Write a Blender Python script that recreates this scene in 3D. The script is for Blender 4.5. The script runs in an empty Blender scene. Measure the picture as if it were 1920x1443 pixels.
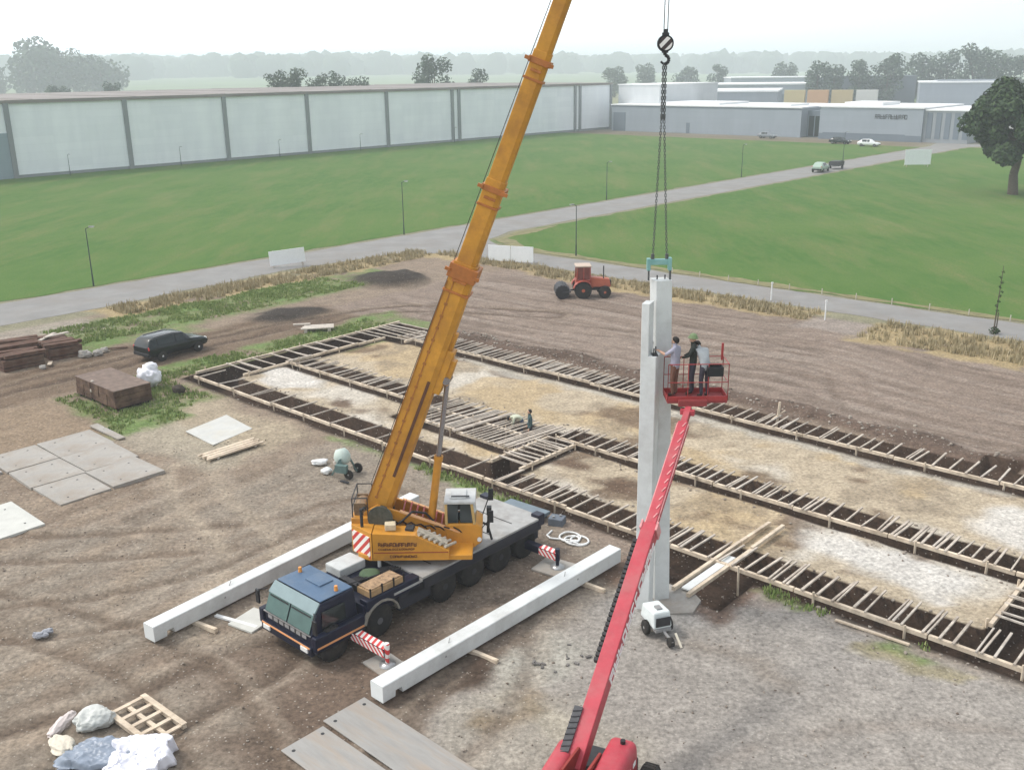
import bpy, bmesh, math, random
import numpy as np
from mathutils import Vector, Matrix, Euler
from mathutils import noise as mnoise

R = math.radians
rnd = random.Random(7)
C = bpy.context.scene.collection

# ------------------------------------------------------------------ camera
CAM_H = 16.0
PITCH, ROLL = R(17.7), R(-0.7)
Fv = Vector((0, math.cos(PITCH), -math.sin(PITCH)))
Uv = Vector((0, math.sin(PITCH), math.cos(PITCH)))
Rv = Vector((1, 0, 0))
R2 = Rv * math.cos(ROLL) + Uv * math.sin(ROLL)
U2 = -Rv * math.sin(ROLL) + Uv * math.cos(ROLL)
cam_d = bpy.data.cameras.new('camera')
cam = bpy.data.objects.new('camera', cam_d)
C.objects.link(cam)
cam_d.sensor_width = 36.0
cam_d.lens = 36.0 * 1850 / 1920
cam_d.clip_start = 0.5
cam_d.clip_end = 9000
m3 = Matrix((R2, U2, -Fv)).transposed()
cam.matrix_world = Matrix.Translation((0, 0, CAM_H)) @ m3.to_4x4()
bpy.context.scene.camera = cam

# ------------------------------------------------------------------ sky, sun, exposure
SUN_EL, SUN_AZ = R(52), R(-78)          # azimuth from +Y towards +X; the sun stands to the left
world = bpy.data.worlds.new('World')
bpy.context.scene.world = world
world.use_nodes = True
nt = world.node_tree
nt.nodes.clear()
wo = nt.nodes.new('ShaderNodeOutputWorld')
sky = nt.nodes.new('ShaderNodeTexSky')
sky.sky_type = 'NISHITA'
sky.sun_disc = False
sky.sun_elevation = SUN_EL
sky.sun_rotation = SUN_AZ
sky.air_density = 1.0
sky.dust_density = 6.0
sky.ozone_density = 1.0
bg1 = nt.nodes.new('ShaderNodeBackground')
bg1.inputs['Strength'].default_value = 0.05
nt.links.new(sky.outputs['Color'], bg1.inputs['Color'])
# thin even cloud cover, brighter round the sun
geo = nt.nodes.new('ShaderNodeTexCoord')
dot = nt.nodes.new('ShaderNodeVectorMath'); dot.operation = 'DOT_PRODUCT'
sd = Vector((math.sin(SUN_AZ) * math.cos(SUN_EL), math.cos(SUN_AZ) * math.cos(SUN_EL), math.sin(SUN_EL)))
dot.inputs[1].default_value = sd
nt.links.new(geo.outputs['Generated'], dot.inputs[0])
rmp = nt.nodes.new('ShaderNodeMapRange')
rmp.inputs['From Min'].default_value = -0.2
rmp.inputs['From Max'].default_value = 0.75
rmp.inputs['To Min'].default_value = 0.38
rmp.inputs['To Max'].default_value = 1.22
nt.links.new(dot.outputs['Value'], rmp.inputs['Value'])
bg2 = nt.nodes.new('ShaderNodeBackground')
bg2.inputs['Color'].default_value = (0.915, 0.955, 1.0, 1)
# the milky band of thick air low over the horizon is the brightest part of the cover
sep = nt.nodes.new('ShaderNodeSeparateXYZ'); nt.links.new(geo.outputs['Generated'], sep.inputs[0])
hr = nt.nodes.new('ShaderNodeMapRange'); hr.interpolation_type = 'SMOOTHSTEP'
for k_, v_ in (('From Min', 0.0), ('From Max', 0.55), ('To Min', 2.5), ('To Max', 1.0)): hr.inputs[k_].default_value = v_
nt.links.new(sep.outputs['Z'], hr.inputs['Value'])
mu_ = nt.nodes.new('ShaderNodeMath'); mu_.operation = 'MULTIPLY'
nt.links.new(rmp.outputs['Result'], mu_.inputs[0]); nt.links.new(hr.outputs['Result'], mu_.inputs[1])
nt.links.new(mu_.outputs[0], bg2.inputs['Strength'])
adds = nt.nodes.new('ShaderNodeAddShader')
nt.links.new(bg1.outputs[0], adds.inputs[0])
nt.links.new(bg2.outputs[0], adds.inputs[1])
nt.links.new(adds.outputs[0], wo.inputs['Surface'])

sun_d = bpy.data.lights.new('sun', 'SUN')
sun_d.energy = 2.0
sun_d.angle = R(10)
sun_d.color = (1.0, 0.96, 0.90)
sun = bpy.data.objects.new('sun', sun_d)
C.objects.link(sun)
sun.rotation_euler = (-sd).to_track_quat('-Z', 'Y').to_euler()

sc = bpy.context.scene
sc.view_settings.view_transform = 'Standard'
sc.view_settings.look = 'None'
sc.view_settings.exposure = 0.0
sc.view_settings.gamma = 1.0
sc.cycles.use_denoising = True
sc.cycles.volume_bounces = 5
sc.cycles.max_bounces = 8

# ------------------------------------------------------------------ site frame: a runs to the right and nearer, b runs away to the right
TH = R(-42.2)
AX = Vector((math.cos(TH), math.sin(TH), 0))
BX = Vector((-AX.y, AX.x, 0))
OG = Vector((-17.476, 51.948, 0))
def W(a, b, z=0.0):
    return OG + AX * a + BX * b + Vector((0, 0, z))

# ------------------------------------------------------------------ materials
MATS = {}
def mat(name, col, rough=0.6, var=0.12, scale=3.0, bump=0.0, metal=0.0, dirt=None, dirt_amt=0.4, spec=0.4, emit=None, alpha=None, stretch=None, coat=0.0):
    if name in MATS: return MATS[name]
    m = bpy.data.materials.new(name); m.use_nodes = True
    t = m.node_tree; b = t.nodes['Principled BSDF']
    b.inputs['Roughness'].default_value = rough
    b.inputs['Metallic'].default_value = metal
    b.inputs['Specular IOR Level'].default_value = spec
    b.inputs['Coat Weight'].default_value = coat
    tc = t.nodes.new('ShaderNodeTexCoord')
    src = tc.outputs['Object']
    if stretch:
        mp = t.nodes.new('ShaderNodeMapping'); mp.inputs['Scale'].default_value = stretch
        t.links.new(src, mp.inputs['Vector']); src = mp.outputs['Vector']
    n = t.nodes.new('ShaderNodeTexNoise'); n.inputs['Scale'].default_value = scale
    n.inputs['Detail'].default_value = 5; n.inputs['Roughness'].default_value = 0.62
    t.links.new(src, n.inputs['Vector'])
    rp = t.nodes.new('ShaderNodeValToRGB')
    rp.color_ramp.elements[0].position = 0.28; rp.color_ramp.elements[1].position = 0.72
    lo = [c * (1 - var) for c in col[:3]]; hi = [min(1, c * (1 + var)) for c in col[:3]]
    rp.color_ramp.elements[0].color = (*lo, 1); rp.color_ramp.elements[1].color = (*hi, 1)
    t.links.new(n.outputs['Fac'], rp.inputs['Fac'])
    out = rp.outputs['Color']
    if dirt:
        n2 = t.nodes.new('ShaderNodeTexNoise'); n2.inputs['Scale'].default_value = scale * 0.45
        n2.inputs['Detail'].default_value = 8; n2.inputs['Roughness'].default_value = 0.7
        t.links.new(src, n2.inputs['Vector'])
        r2 = t.nodes.new('ShaderNodeValToRGB')
        r2.color_ramp.elements[0].position = 0.46; r2.color_ramp.elements[1].position = 0.7
        r2.color_ramp.elements[0].color = (0, 0, 0, 1); r2.color_ramp.elements[1].color = (dirt_amt,) * 3 + (1,)
        t.links.new(n2.outputs['Fac'], r2.inputs['Fac'])
        mx = t.nodes.new('ShaderNodeMix'); mx.data_type = 'RGBA'
        t.links.new(r2.outputs['Color'], mx.inputs['Factor'])
        t.links.new(out, mx.inputs['A']); mx.inputs['B'].default_value = (*dirt, 1)
        out = mx.outputs['Result']
    t.links.new(out, b.inputs['Base Color'])
    if bump:
        bp = t.nodes.new('ShaderNodeBump'); bp.inputs['Strength'].default_value = bump; bp.inputs['Distance'].default_value = 0.02
        n3 = t.nodes.new('ShaderNodeTexNoise'); n3.inputs['Scale'].default_value = scale * 6; n3.inputs['Detail'].default_value = 4
        t.links.new(src, n3.inputs['Vector']); t.links.new(n3.outputs['Fac'], bp.inputs['Height']); t.links.new(bp.outputs['Normal'], b.inputs['Normal'])
    MATS[name] = m
    return m

def stripes(name, c1, c2, scale, direction, rough=0.5):
    """two-colour warning chevrons, painted across one direction of the part"""
    if name in MATS: return MATS[name]
    m = bpy.data.materials.new(name); m.use_nodes = True
    t = m.node_tree; b = t.nodes['Principled BSDF']; b.inputs['Roughness'].default_value = rough
    tc = t.nodes.new('ShaderNodeTexCoord')
    dt = t.nodes.new('ShaderNodeVectorMath'); dt.operation = 'DOT_PRODUCT'; dt.inputs[1].default_value = [d * scale for d in direction]
    t.links.new(tc.outputs['Object'], dt.inputs[0])
    fr = t.nodes.new('ShaderNodeMath'); fr.operation = 'FRACT'; t.links.new(dt.outputs['Value'], fr.inputs[0])
    gt = t.nodes.new('ShaderNodeMath'); gt.operation = 'GREATER_THAN'; gt.inputs[1].default_value = 0.5; t.links.new(fr.outputs[0], gt.inputs[0])
    mx = t.nodes.new('ShaderNodeMix'); mx.data_type = 'RGBA'; mx.inputs['A'].default_value = (*c1, 1); mx.inputs['B'].default_value = (*c2, 1)
    t.links.new(gt.outputs[0], mx.inputs['Factor']); t.links.new(mx.outputs['Result'], b.inputs['Base Color'])
    MATS[name] = m
    return m

# ------------------------------------------------------------------ mesh helpers
XF = {}
class MB:
    def __init__(s): s.v = []; s.f = []; s.m = []; s.sm = []
    def add(s, vs, fs, mi=0, smooth=False):
        n = len(s.v); s.v += [tuple(v) for v in vs]
        for f in fs: s.f.append([n + i for i in f]); s.m.append(mi); s.sm.append(smooth)
        return s
    def hexa(s, p, mi=0):      # 4 bottom (ccw from above), 4 top
        return s.add(p, [(3, 2, 1, 0), (4, 5, 6, 7), (0, 1, 5, 4), (1, 2, 6, 5), (2, 3, 7, 6), (3, 0, 4, 7)], mi)
    def box(s, c, d, rz=0, mi=0):
        hx, hy, hz = d[0] / 2, d[1] / 2, d[2] / 2; co, si = math.cos(rz), math.sin(rz)
        p = []
        for z in (-hz, hz):
            for x, y in ((-hx, -hy), (hx, -hy), (hx, hy), (-hx, hy)):
                p.append((c[0] + x * co - y * si, c[1] + x * si + y * co, c[2] + z))
        return s.hexa(p, mi)
    def bx(s, x0, x1, y0, y1, z0, z1, mi=0):
        return s.box(((x0 + x1) / 2, (y0 + y1) / 2, (z0 + z1) / 2), (x1 - x0, y1 - y0, z1 - z0), 0, mi)
    def bar(s, p0, p1, w, h, up=(0, 0, 1), mi=0, w1=None, h1=None):
        p0, p1 = Vector(p0), Vector(p1); d = (p1 - p0).normalized(); up = Vector(up)
        if abs(d.dot(up)) > 0.98: up = Vector((1, 0, 0))
        sx = d.cross(up).normalized(); sy = sx.cross(d).normalized()
        w1 = w if w1 is None else w1; h1 = h if h1 is None else h1
        p = []
        for q, ww, hh in ((p0, w, h), (p1, w1, h1)):
            for a, b in ((-1, -1), (1, -1), (1, 1), (-1, 1)): p.append(q + sx * a * ww / 2 + sy * b * hh / 2)
        return s.add(p, [(0, 1, 2, 3), (7, 6, 5, 4), (0, 4, 5, 1), (1, 5, 6, 2), (2, 6, 7, 3), (3, 7, 4, 0)], mi)
    def tube(s, p0, p1, r0, r1=None, n=10, mi=0, caps=True, smooth=True):
        p0, p1 = Vector(p0), Vector(p1); r1 = r0 if r1 is None else r1
        d = (p1 - p0).normalized(); up = Vector((0, 0, 1)) if abs(d.z) < .95 else Vector((1, 0, 0))
        sx = d.cross(up).normalized(); sy = sx.cross(d)
        vs = []
        for q, r in ((p0, r0), (p1, r1)):
            for i in range(n):
                a = 2 * math.pi * i / n; vs.append(q + sx * math.cos(a) * r + sy * math.sin(a) * r)
        s.add(vs, [(i, (i + 1) % n, n + (i + 1) % n, n + i)[::-1] for i in range(n)], mi, smooth)
        if caps: s.add(vs, [tuple(range(n)), tuple(range(2 * n - 1, n - 1, -1))], mi)
        return s
    def path(s, pts, r, n=6, mi=0):
        for i in range(len(pts) - 1):
            ra = r[i] if isinstance(r, (list, tuple)) else r; rb = r[i + 1] if isinstance(r, (list, tuple)) else r
            s.tube(pts[i], pts[i + 1], ra, rb, n, mi)
        return s
    def prism(s, poly, z0, z1, mi=0, xf=None):   # poly: list of (x, y) ccw
        n = len(poly); vs = [Vector((x, y, z0)) for x, y in poly] + [Vector((x, y, z1)) for x, y in poly]
        if xf: vs = [xf(v) for v in vs]
        return s.add(vs, [tuple(range(n - 1, -1, -1)), tuple(range(n, 2 * n))] + [(i, (i + 1) % n, n + (i + 1) % n, n + i) for i in range(n)], mi)
    def blob(s, c, rad, seed=0, rough=0.25, sub=2, mi=0, flat=None, freq=1.3, smooth=True):
        bm = bmesh.new(); bmesh.ops.create_icosphere(bm, subdivisions=sub, radius=1)
        o = Vector((seed * 3.17, seed * 1.3, seed * .71))
        vs = []
        for v in bm.verts:
            k = 1 + rough * mnoise.fractal(v.co * freq + o, 1.0, 2.0, 3)
            p = Vector((v.co.x * rad[0] * k, v.co.y * rad[1] * k, v.co.z * rad[2] * k))
            if flat is not None and p.z < flat: p.z = flat
            vs.append(p + Vector(c))
        s.add(vs, [tuple(v.index for v in f.verts) for f in bm.faces], mi, smooth); bm.free()
        return s
    def lathe(s, c, axis, prof, n=20, mi=0, smooth=True):   # prof: (t along the axis, radius)
        c, d = Vector(c), Vector(axis).normalized(); up = Vector((0, 0, 1)) if abs(d.z) < .95 else Vector((1, 0, 0))
        sx = d.cross(up).normalized(); sy = sx.cross(d); vs = []
        for t_, r in prof:
            for i in range(n):
                a = 2 * math.pi * i / n; vs.append(c + d * t_ + (sx * math.cos(a) + sy * math.sin(a)) * r)
        fs = []
        for k in range(len(prof) - 1):
            for i in range(n): fs.append((k * n + i, (k + 1) * n + i, (k + 1) * n + (i + 1) % n, k * n + (i + 1) % n))
        s.add(vs, fs, mi, smooth)
        s.add(vs, [tuple(range(n)), tuple(range(len(prof) * n - 1, (len(prof) - 1) * n - 1, -1))], mi)
        return s
    def build(s, name, mats, parent=None, world=False, bevel=0.0, fix=True):
        me = bpy.data.meshes.new(name)
        vs = s.v
        if parent is not None and world:
            inv = XF[parent.name].inverted(); vs = [tuple(inv @ Vector(v)) for v in vs]
        me.from_pydata(vs, [], s.f)
        for m_ in (mats if isinstance(mats, (list, tuple)) else [mats]): me.materials.append(m_)
        me.polygons.foreach_set('material_index', s.m)
        me.polygons.foreach_set('use_smooth', s.sm)
        if fix:
            bm = bmesh.new(); bm.from_mesh(me); bmesh.ops.recalc_face_normals(bm, faces=bm.faces); bm.to_mesh(me); bm.free()
        me.update()
        o = bpy.data.objects.new(name, me); C.objects.link(o)
        XF[o.name] = Matrix.Identity(4)
        if parent is not None: o.parent = parent; XF[o.name] = XF[parent.name]
        if bevel:
            b = o.modifiers.new('bevel', 'BEVEL'); b.width = bevel; b.segments = 2; b.limit_method = 'ANGLE'; b.angle_limit = R(40)
        return o
def tag(o, label=None, cat=None, group=None, kind=None):
    if label: o['label'] = label
    if cat: o['category'] = cat
    if group: o['group'] = group
    if kind: o['kind'] = kind
    return o
def empty(name, loc, rz=0, label=None, cat=None, group=None):
    o = bpy.data.objects.new(name, None); C.objects.link(o)
    o.location = loc; o.rotation_euler = (0, 0, rz); o.empty_display_size = 0.3
    XF[o.name] = Matrix.Translation(Vector(loc)) @ Matrix.Rotation(rz, 4, 'Z')
    return tag(o, label, cat, group)
def copy_tree(o, parent=None):
    c = o.copy(); C.objects.link(c)
    if parent is not None: c.parent = parent
    for ch in list(o.children): copy_tree(ch, c)
    return c
def dup(o, loc, rz, label=None, scale=None):
    c = copy_tree(o); c.location = loc; c.rotation_euler = (0, 0, rz)
    if label: c['label'] = label
    if scale: c.scale = (scale,) * 3
    return c

def vnoise(x, y, f, seed):
    x = x * f + seed * 17.13; y = y * f - seed * 9.71
    xi = np.floor(x); yi = np.floor(y); fx = x - xi; fy = y - yi
    fx = fx * fx * (3 - 2 * fx); fy = fy * fy * (3 - 2 * fy)
    def h(a, b):
        q = np.sin(a * 127.1 + b * 311.7 + seed * 74.7) * 43758.5453
        return q - np.floor(q)
    return (h(xi, yi) * (1 - fx) + h(xi + 1, yi) * fx) * (1 - fy) + (h(xi, yi + 1) * (1 - fx) + h(xi + 1, yi + 1) * fx) * fy
def fbm(x, y, f, seed, o=4):
    s = 0; a = .5
    for k in range(o): s = s + a * vnoise(x, y, f * 2 ** k, seed + k); a *= .5
    return s * 1.07

# ================================================================== GROUND
def axis(lo, hi, step, far, extra):
    x = list(np.arange(lo, hi + 1e-6, step))
    x = [q for q in x if all(abs(q - e) > step * 0.45 for e in extra)] + list(extra)
    d = step; q = lo
    while q > -far: d *= 1.22; q -= d; x.append(q)
    d = step; q = hi
    while q < far: d *= 1.22; q += d; x.append(q)
    return np.array(sorted(x))
# trenches dug for the strip footings: a0, a1, b0, b1, depth
TRENCH = [(-.5, 52, -.35, 1.55, 1.0), (1.3, 13.2, 4.66, 6.55, .95), (21.0, 52, 5.2, 7.05, 1.0), (2.0, 52, 12.6, 14.75, 1.0),
          (-.5, 1.8, -.35, 15.6, .95), (1.8, 3.6, 12.2, 15.6, .8), (20.9, 22.5, 1.5, 5.6, 1.0), (41.0, 42.9, 1.5, 12.95, 1.0),
          (13.2, 21.0, 2.8, 6.3, .8), (30.9, 34.4, -2.5, -.35, .95), (36.6, 38.0, 13.0, 15.6, .5)]
ea, eb = set(), set()
for a0, a1, b0, b1, d in TRENCH:
    for e in (a0, a1): ea.update((round(e - .04, 3), round(e + .04, 3)))
    for e in (b0, b1): eb.update((round(e - .04, 3), round(e + .04, 3)))
ga = axis(-30, 50, 0.22, 4300, sorted(ea)); gb = axis(-24, 44, 0.22, 4300, sorted(eb))
A_, B_ = np.meshgrid(ga, gb, indexing='ij')
na, nb = A_.shape
wa = A_ + (fbm(A_, B_, .35, 3) - .5) * 2.2 + (fbm(A_, B_, 1.6, 5) - .5) * .7
wb = B_ + (fbm(A_, B_, .35, 11) - .5) * 2.2 + (fbm(A_, B_, 1.6, 13) - .5) * .7
def sst(x): x = np.clip(x, 0, 1); return x * x * (3 - 2 * x)
def rect(a0, a1, b0, b1, s=.5, warp=1.0):
    a = A_ * (1 - warp) + wa * warp; b = B_ * (1 - warp) + wb * warp
    return sst(np.minimum(np.minimum(a - a0, a1 - a), np.minimum(b - b0, b1 - b)) / s + .5)
def ell(a, b, ra, rb, s=.5):
    return sst((1 - np.sqrt(((wa - a) / ra) ** 2 + ((wb - b) / rb) ** 2)) / s + .3)
col = np.zeros((na, nb, 3))
def put(c, m, k=1.0):
    global col
    m = (m * k)[..., None]; col = col * (1 - m) + np.array(c) * m
n1 = fbm(A_, B_, .08, 21); n2 = fbm(A_, B_, .5, 23); n3 = fbm(A_, B_, 2.2, 27, 3)
GR = (.088, .165, .042)
col[:] = (.15, .20, .075)                                  # far meadows
put((.30, .28, .16), sst((fbm(A_, B_, .006, 31) - .52) * 8), .8)
put((.07, .15, .045), sst((fbm(A_, B_, .008, 37) - .55) * 8), .7)
put((.285, .222, .165), rect(-21, 60, -60, 41, .5, .3))     # bare site
put((.20, .145, .10), rect(-9.5, -3.2, -26, 16, 1.2))      # farm track with the dark car
put((.15, .105, .072), sst((np.sin(wa * 2.1 + .5) - .2) * 1.5) * rect(-9, -3.4, -26, 15, 1))
put((.30, .225, .155), rect(-3, 5.5, -26, -7, 2))
put((.27, .21, .167), rect(-8, 60, 15.3, 33, 1.2))       # levelled field behind the footings
put((.285, .22, .175), sst((np.sin(wb * 3.3 + n2 * 5) * .5 + n1 - .35) * 1.6) * rect(-6, 60, 16.5, 31, 2), .8)
put((.15, .105, .08), rect(4, 60, 14.9, 16.6, .8))         # spoil along the rear trench
put((.12, .085, .065), sst((n2 - .45) * 5) * rect(4, 60, 14.7, 17.2, .8))
put((.31, .245, .20), rect(8, 30, 17.5, 22, 2), .4)
put((.30, .26, .21), rect(14, 60, -24, -.2, 1.5), .75)     # gravelled hardstanding
put((.36, .33, .295), rect(31.6, 60, -24, -.3, 1.6), .95)
put((.27, .215, .165), sst((n2 - .5) * 5) * rect(14, 30, -24, -1, 2), .5)
# vehicle ruts, along the haul road at the left and round the crane
u = A_ + .10 * B_ + 1.2 * np.sin(B_ * .12)
us = fbm(u * 1.0, B_ * .06, 2.6, 71, 4); ug = fbm(u * 1.0, B_ * .05, 6.0, 75, 3)      # fine ruts drawn out along the driving direction
put((.17, .125, .09), sst((us - .52) * 7) * rect(8, 29, -30, -4, 3), .42)
put((.36, .30, .235), sst((.44 - us) * 7) * rect(8, 29, -30, -4, 3), .55)
put((.20, .15, .115), sst((ug - .56) * 6) * rect(8, 29, -30, -4, 3), .36)
ubk = fbm(A_ * .07 + .15 * np.sin(B_ * .5), B_ - 2.5 * np.exp(-((A_ - 24) / 5) ** 2) - .04 * A_, 2.2, 81, 4)
put((.16, .12, .092), sst((ubk - .54) * 7) * rect(-6, 60, 16.5, 33, 2), .55)
put((.36, .30, .25), sst((.43 - ubk) * 7) * rect(-6, 60, 16.5, 33, 2), .5)
put((.20, .15, .11), sst((np.sin(u * 3.7 + 2.5 * n1) + n2 - .75) * 1.4) * rect(13, 26.5, -24, -8, 2), .35)
put((.34, .27, .20), sst((np.sin(u * 2.3 + 1.2 + 2 * n1) + n2 - 1.0) * 1.6) * rect(10, 26, -24, -6, 2), .55)
v_ = A_ + B_ * .85
put((.33, .26, .19), sst((1 - np.abs(v_ - 8.2 + 1.5 * n1) / .8)) * rect(10, 22, -16, -3, 2), .5)
put((.17, .12, .088), rect(23.5, 30.2, -15.5, -9, 2.2), .75)   # darker brown soil in front of the crane
put((.16, .115, .085), rect(28.0, 31.6, -16.5, -9.5, 1.4), .85)
put((.085, .058, .042), ell(30.9, -10.8, 1.0, 2.1, .5), .9)
put((.20, .15, .115), rect(26.6, 31, -9, -2, 1.2), .7)
put((.46, .44, .38), ell(32.3, -8.2, 1.3, 1.9, .5), .8)
put((.45, .41, .32), rect(32.3, 35, -10.6, -9.8, .4) , .7)
put((.40, .36, .29), rect(32.2, 36.5, -13.5, -9.2, 1.5), .55)
put((.25, .19, .12), rect(33.1, 33.7, -12, -9.2, .5), .8)
put((.42, .40, .37), ell(33.1, -3.1, 1.4, 1.7, .4), .8)
put((.16, .10, .07), rect(30.6, 34.8, -2.9, -.3, .6), .85)
put((.27, .19, .15), rect(25.5, 36, -1.2, 0, .6), .4)
put((.24, .185, .135), rect(34.8, 38.5, -4.6, -4.2, 1), .5)
# wheel tracks pressed into the soil
RUT = np.zeros_like(A_)
def track(pts, gauge, w, dark, light, depth, k=.7):
    global RUT
    P = []; 
    for i in range(len(pts) - 1):
        p0 = np.array(pts[max(0, i - 1)]); p1 = np.array(pts[i]); p2 = np.array(pts[i + 1]); p3 = np.array(pts[min(len(pts) - 1, i + 2)])
        for t_ in np.linspace(0, 1, 14, endpoint=False): P.append(.5 * (2 * p1 + (p2 - p0) * t_ + (2 * p0 - 5 * p1 + 4 * p2 - p3) * t_ ** 2 + (3 * p1 - p0 - 3 * p2 + p3) * t_ ** 3))
    P = np.array(P); lo = P.min(0) - 3; hi = P.max(0) + 3
    i0, i1 = np.searchsorted(ga, lo[0]), np.searchsorted(ga, hi[0]); j0, j1 = np.searchsorted(gb, lo[1]), np.searchsorted(gb, hi[1])
    a = A_[i0:i1, j0:j1] + (n2[i0:i1, j0:j1] - .5) * .35; b = B_[i0:i1, j0:j1]; d = np.full(a.shape, 99.)
    for p in P: d = np.minimum(d, np.hypot(a - p[0], b - p[1]))
    fade = sst((n1[i0:i1, j0:j1] + n3[i0:i1, j0:j1] * .5 - .35) * 3)
    m1 = np.zeros_like(A_); m2 = np.zeros_like(A_)
    m1[i0:i1, j0:j1] = sst(1.3 - np.abs(d - gauge) / w) * fade; m2[i0:i1, j0:j1] = sst(1.3 - np.abs(d - gauge - w * 1.5) / (w * .7)) * fade
    put(light, m2, k * .6); put(dark, m1, k); RUT += -depth * m1 + depth * .5 * m2
DK, LT = (.175, .13, .095), (.36, .30, .235)
track([(25.9, -13.5), (25.7, -17), (24.4, -21), (21, -27)], 1.05, .3, (.13, .095, .07), LT, .06, .85)
track([(-2, -26), (8, -19.5), (14, -14.5), (18.5, -9.5), (20.5, -3.5)], 1.0, .28, DK, LT, .05)
track([(6, -27), (13, -20), (19, -16.8), (25, -15.5), (31, -17)], 1.0, .28, DK, LT, .05)
track([(11.5, -7.2), (15, -8.6), (20, -9.8), (23.5, -13.2)], .9, .35, (.38, .315, .24), LT, .02, .8)
track([(12, -25), (17.5, -18.5), (20.8, -13), (21, -7)], 1.1, .25, DK, LT, .05, .6)
track([(31.5, -22), (32.5, -15), (31.6, -10), (29.2, -7)], .95, .3, (.20, .16, .125), LT, .05, .7)
track([(35, -18), (38, -11), (41.5, -5), (48, -2)], .95, .3, (.25, .21, .175), (.42, .38, .33), .03, .6)
track([(-6.2, -27), (-6.0, -10), (-6.3, 2), (-5.6, 12), (-3, 19), (6, 24)], .85, .3, (.115, .08, .058), (.27, .21, .15), .05, .8)
track([(-2, 21), (8, 21.5), (18, 24.5), (26, 24), (30, 19), (40, 17.5)], .95, .25, (.165, .122, .094), (.34, .28, .235), .04, .6)
track([(4, 28.5), (14, 28), (24, 27.5), (32, 25), (46, 24.5)], .95, .25, (.165, .122, .094), (.34, .28, .235), .04, .55)
track([(0, 18.3), (14, 19), (30, 21.5), (48, 21)], .95, .25, (.17, .125, .096), (.34, .28, .235), .04, .5)
# sand fill between the footings
SAND = (.50, .415, .30)
inn = np.maximum(rect(1.9, 60, 1.6, 5.6, .3, .15), np.maximum(rect(1.9, 60, 6.6, 13.0, .3, .15), rect(14, 21, 6, 7, .3, .2)))
put(SAND, inn)
put((.60, .55, .47), sst((fbm(A_, B_, .22, 41) - .5) * 7) * inn, .9)
put((.49, .37, .215), sst((fbm(A_, B_, .28, 45) - .53) * 8) * inn, .75)
put((.28, .225, .16), sst((n2 - .58) * 9) * inn, .6)
put((.17, .115, .075), sst((fbm(A_, B_, .45, 47) - .63) * 9) * inn, .8)
put((.68, .65, .60), (ell(36.8, 3.8, 2.8, 1.3) + ell(39.8, 9.5, 2.2, 1.6) + ell(39, 3.8, 1.4, 1.5) + ell(4, 3.4, 2.8, 1.2)).clip(0, 1), .85)
put((.47, .44, .38), rect(8, 60, 11.7, 12.9, .5), .75)
put((.14, .09, .06), (ell(26.4, 3.2, 1.5, .8) + ell(9.6, 3.0, 1.0, .5) + ell(23.6, 3.9, .8, .6)).clip(0, 1), .9)
put((.42, .35, .25), rect(2.6, 12, -6, -1.2, 1.5), .85)    # sandy apron by the slabs
put((.40, .36, .28), rect(5, 12, -7.2, -4.6, 1), .6)
# rough grass
gm = np.maximum.reduce([rect(-3.4, -.6, -3, 15.5, .8), rect(-2.6, 4.2, -6.8, -.9, .9), rect(4.0, 5.6, -7.4, -3.4, .8), rect(-17.5, -11.4, -1.5, 22.5, 1.4),
                        rect(-12.5, -9.6, -1.5, 6, 1.2), rect(-3.5, 2, 9, 17.6, 1) * .9, rect(-17.5, -13.2, 18, 27, 1.4),
                        rect(34.6, 37.0, -.85, -.25, .3), rect(38.8, 40.2, -.9, -.3, .3) * .8, rect(18.8, 25, -.95, -.3, .4) * .9, rect(13, 20, -.9, -.3, .5) * .6])
put((.20, .235, .095), gm * sst((n2 + .5 * n3 - .42) * 5), .9)
put((.13, .22, .06), gm * sst((n3 + n2 - .95) * 5), .7)
put((.33, .28, .14), ((wa > 38.4) & (wa < 41.6)) * rect(38, 42, -1.6, -.7, .6), .6)
# straw coloured verge beside the road
vg = np.maximum.reduce([rect(-20.8, -17, 4, 36, .8), rect(-17.5, -4, 33.8, 36.6, .8), rect(-5, 20, 33, 36.4, .7), rect(23.4, 60, 30.6, 36.2, .8)])
put((.40, .31, .17), vg * sst((n2 - .25) * 5), .9)
put((.20, .20, .08), vg * sst((n3 - .55) * 6), .6)
put((.34, .29, .25), rect(20, 23.6, 31.5, 37, 1), .9)
put((.36, .31, .26), rect(-20.5, -15, -30, 2.5, 1.5), .85)
put((.26, .245, .16), np.maximum(rect(-32, -19, -80, 190, 1.5, .2), rect(-20, 100, 35, 43, 1, .2)))
put((.40, .31, .17), vg * sst((n2 - .25) * 5), .9)
# heaps of dark topsoil
for ca, cb, ra, rb in ((-12.2, 25.0, 3.9, 3.4), (-8.6, 12.2, 2.6, 3.4)):
    put((.042, .034, .028), ell(ca, cb, ra, rb, .5), .95)
# brown strip in front of the far sheds
put((.19, .145, .11), rect(-128, -30, 181, 192, 3), .8)
put((.30, .30, .29), rect(-130, 60, 190, 420, 3), .9)      # yards round the sheds
fine = fbm(A_, B_, 5.0, 61, 2)
col *= .80 * (.86 + .28 * n3)[..., None] * (.92 + .16 * n2)[..., None] * (.86 + .28 * fine)[..., None]
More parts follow.
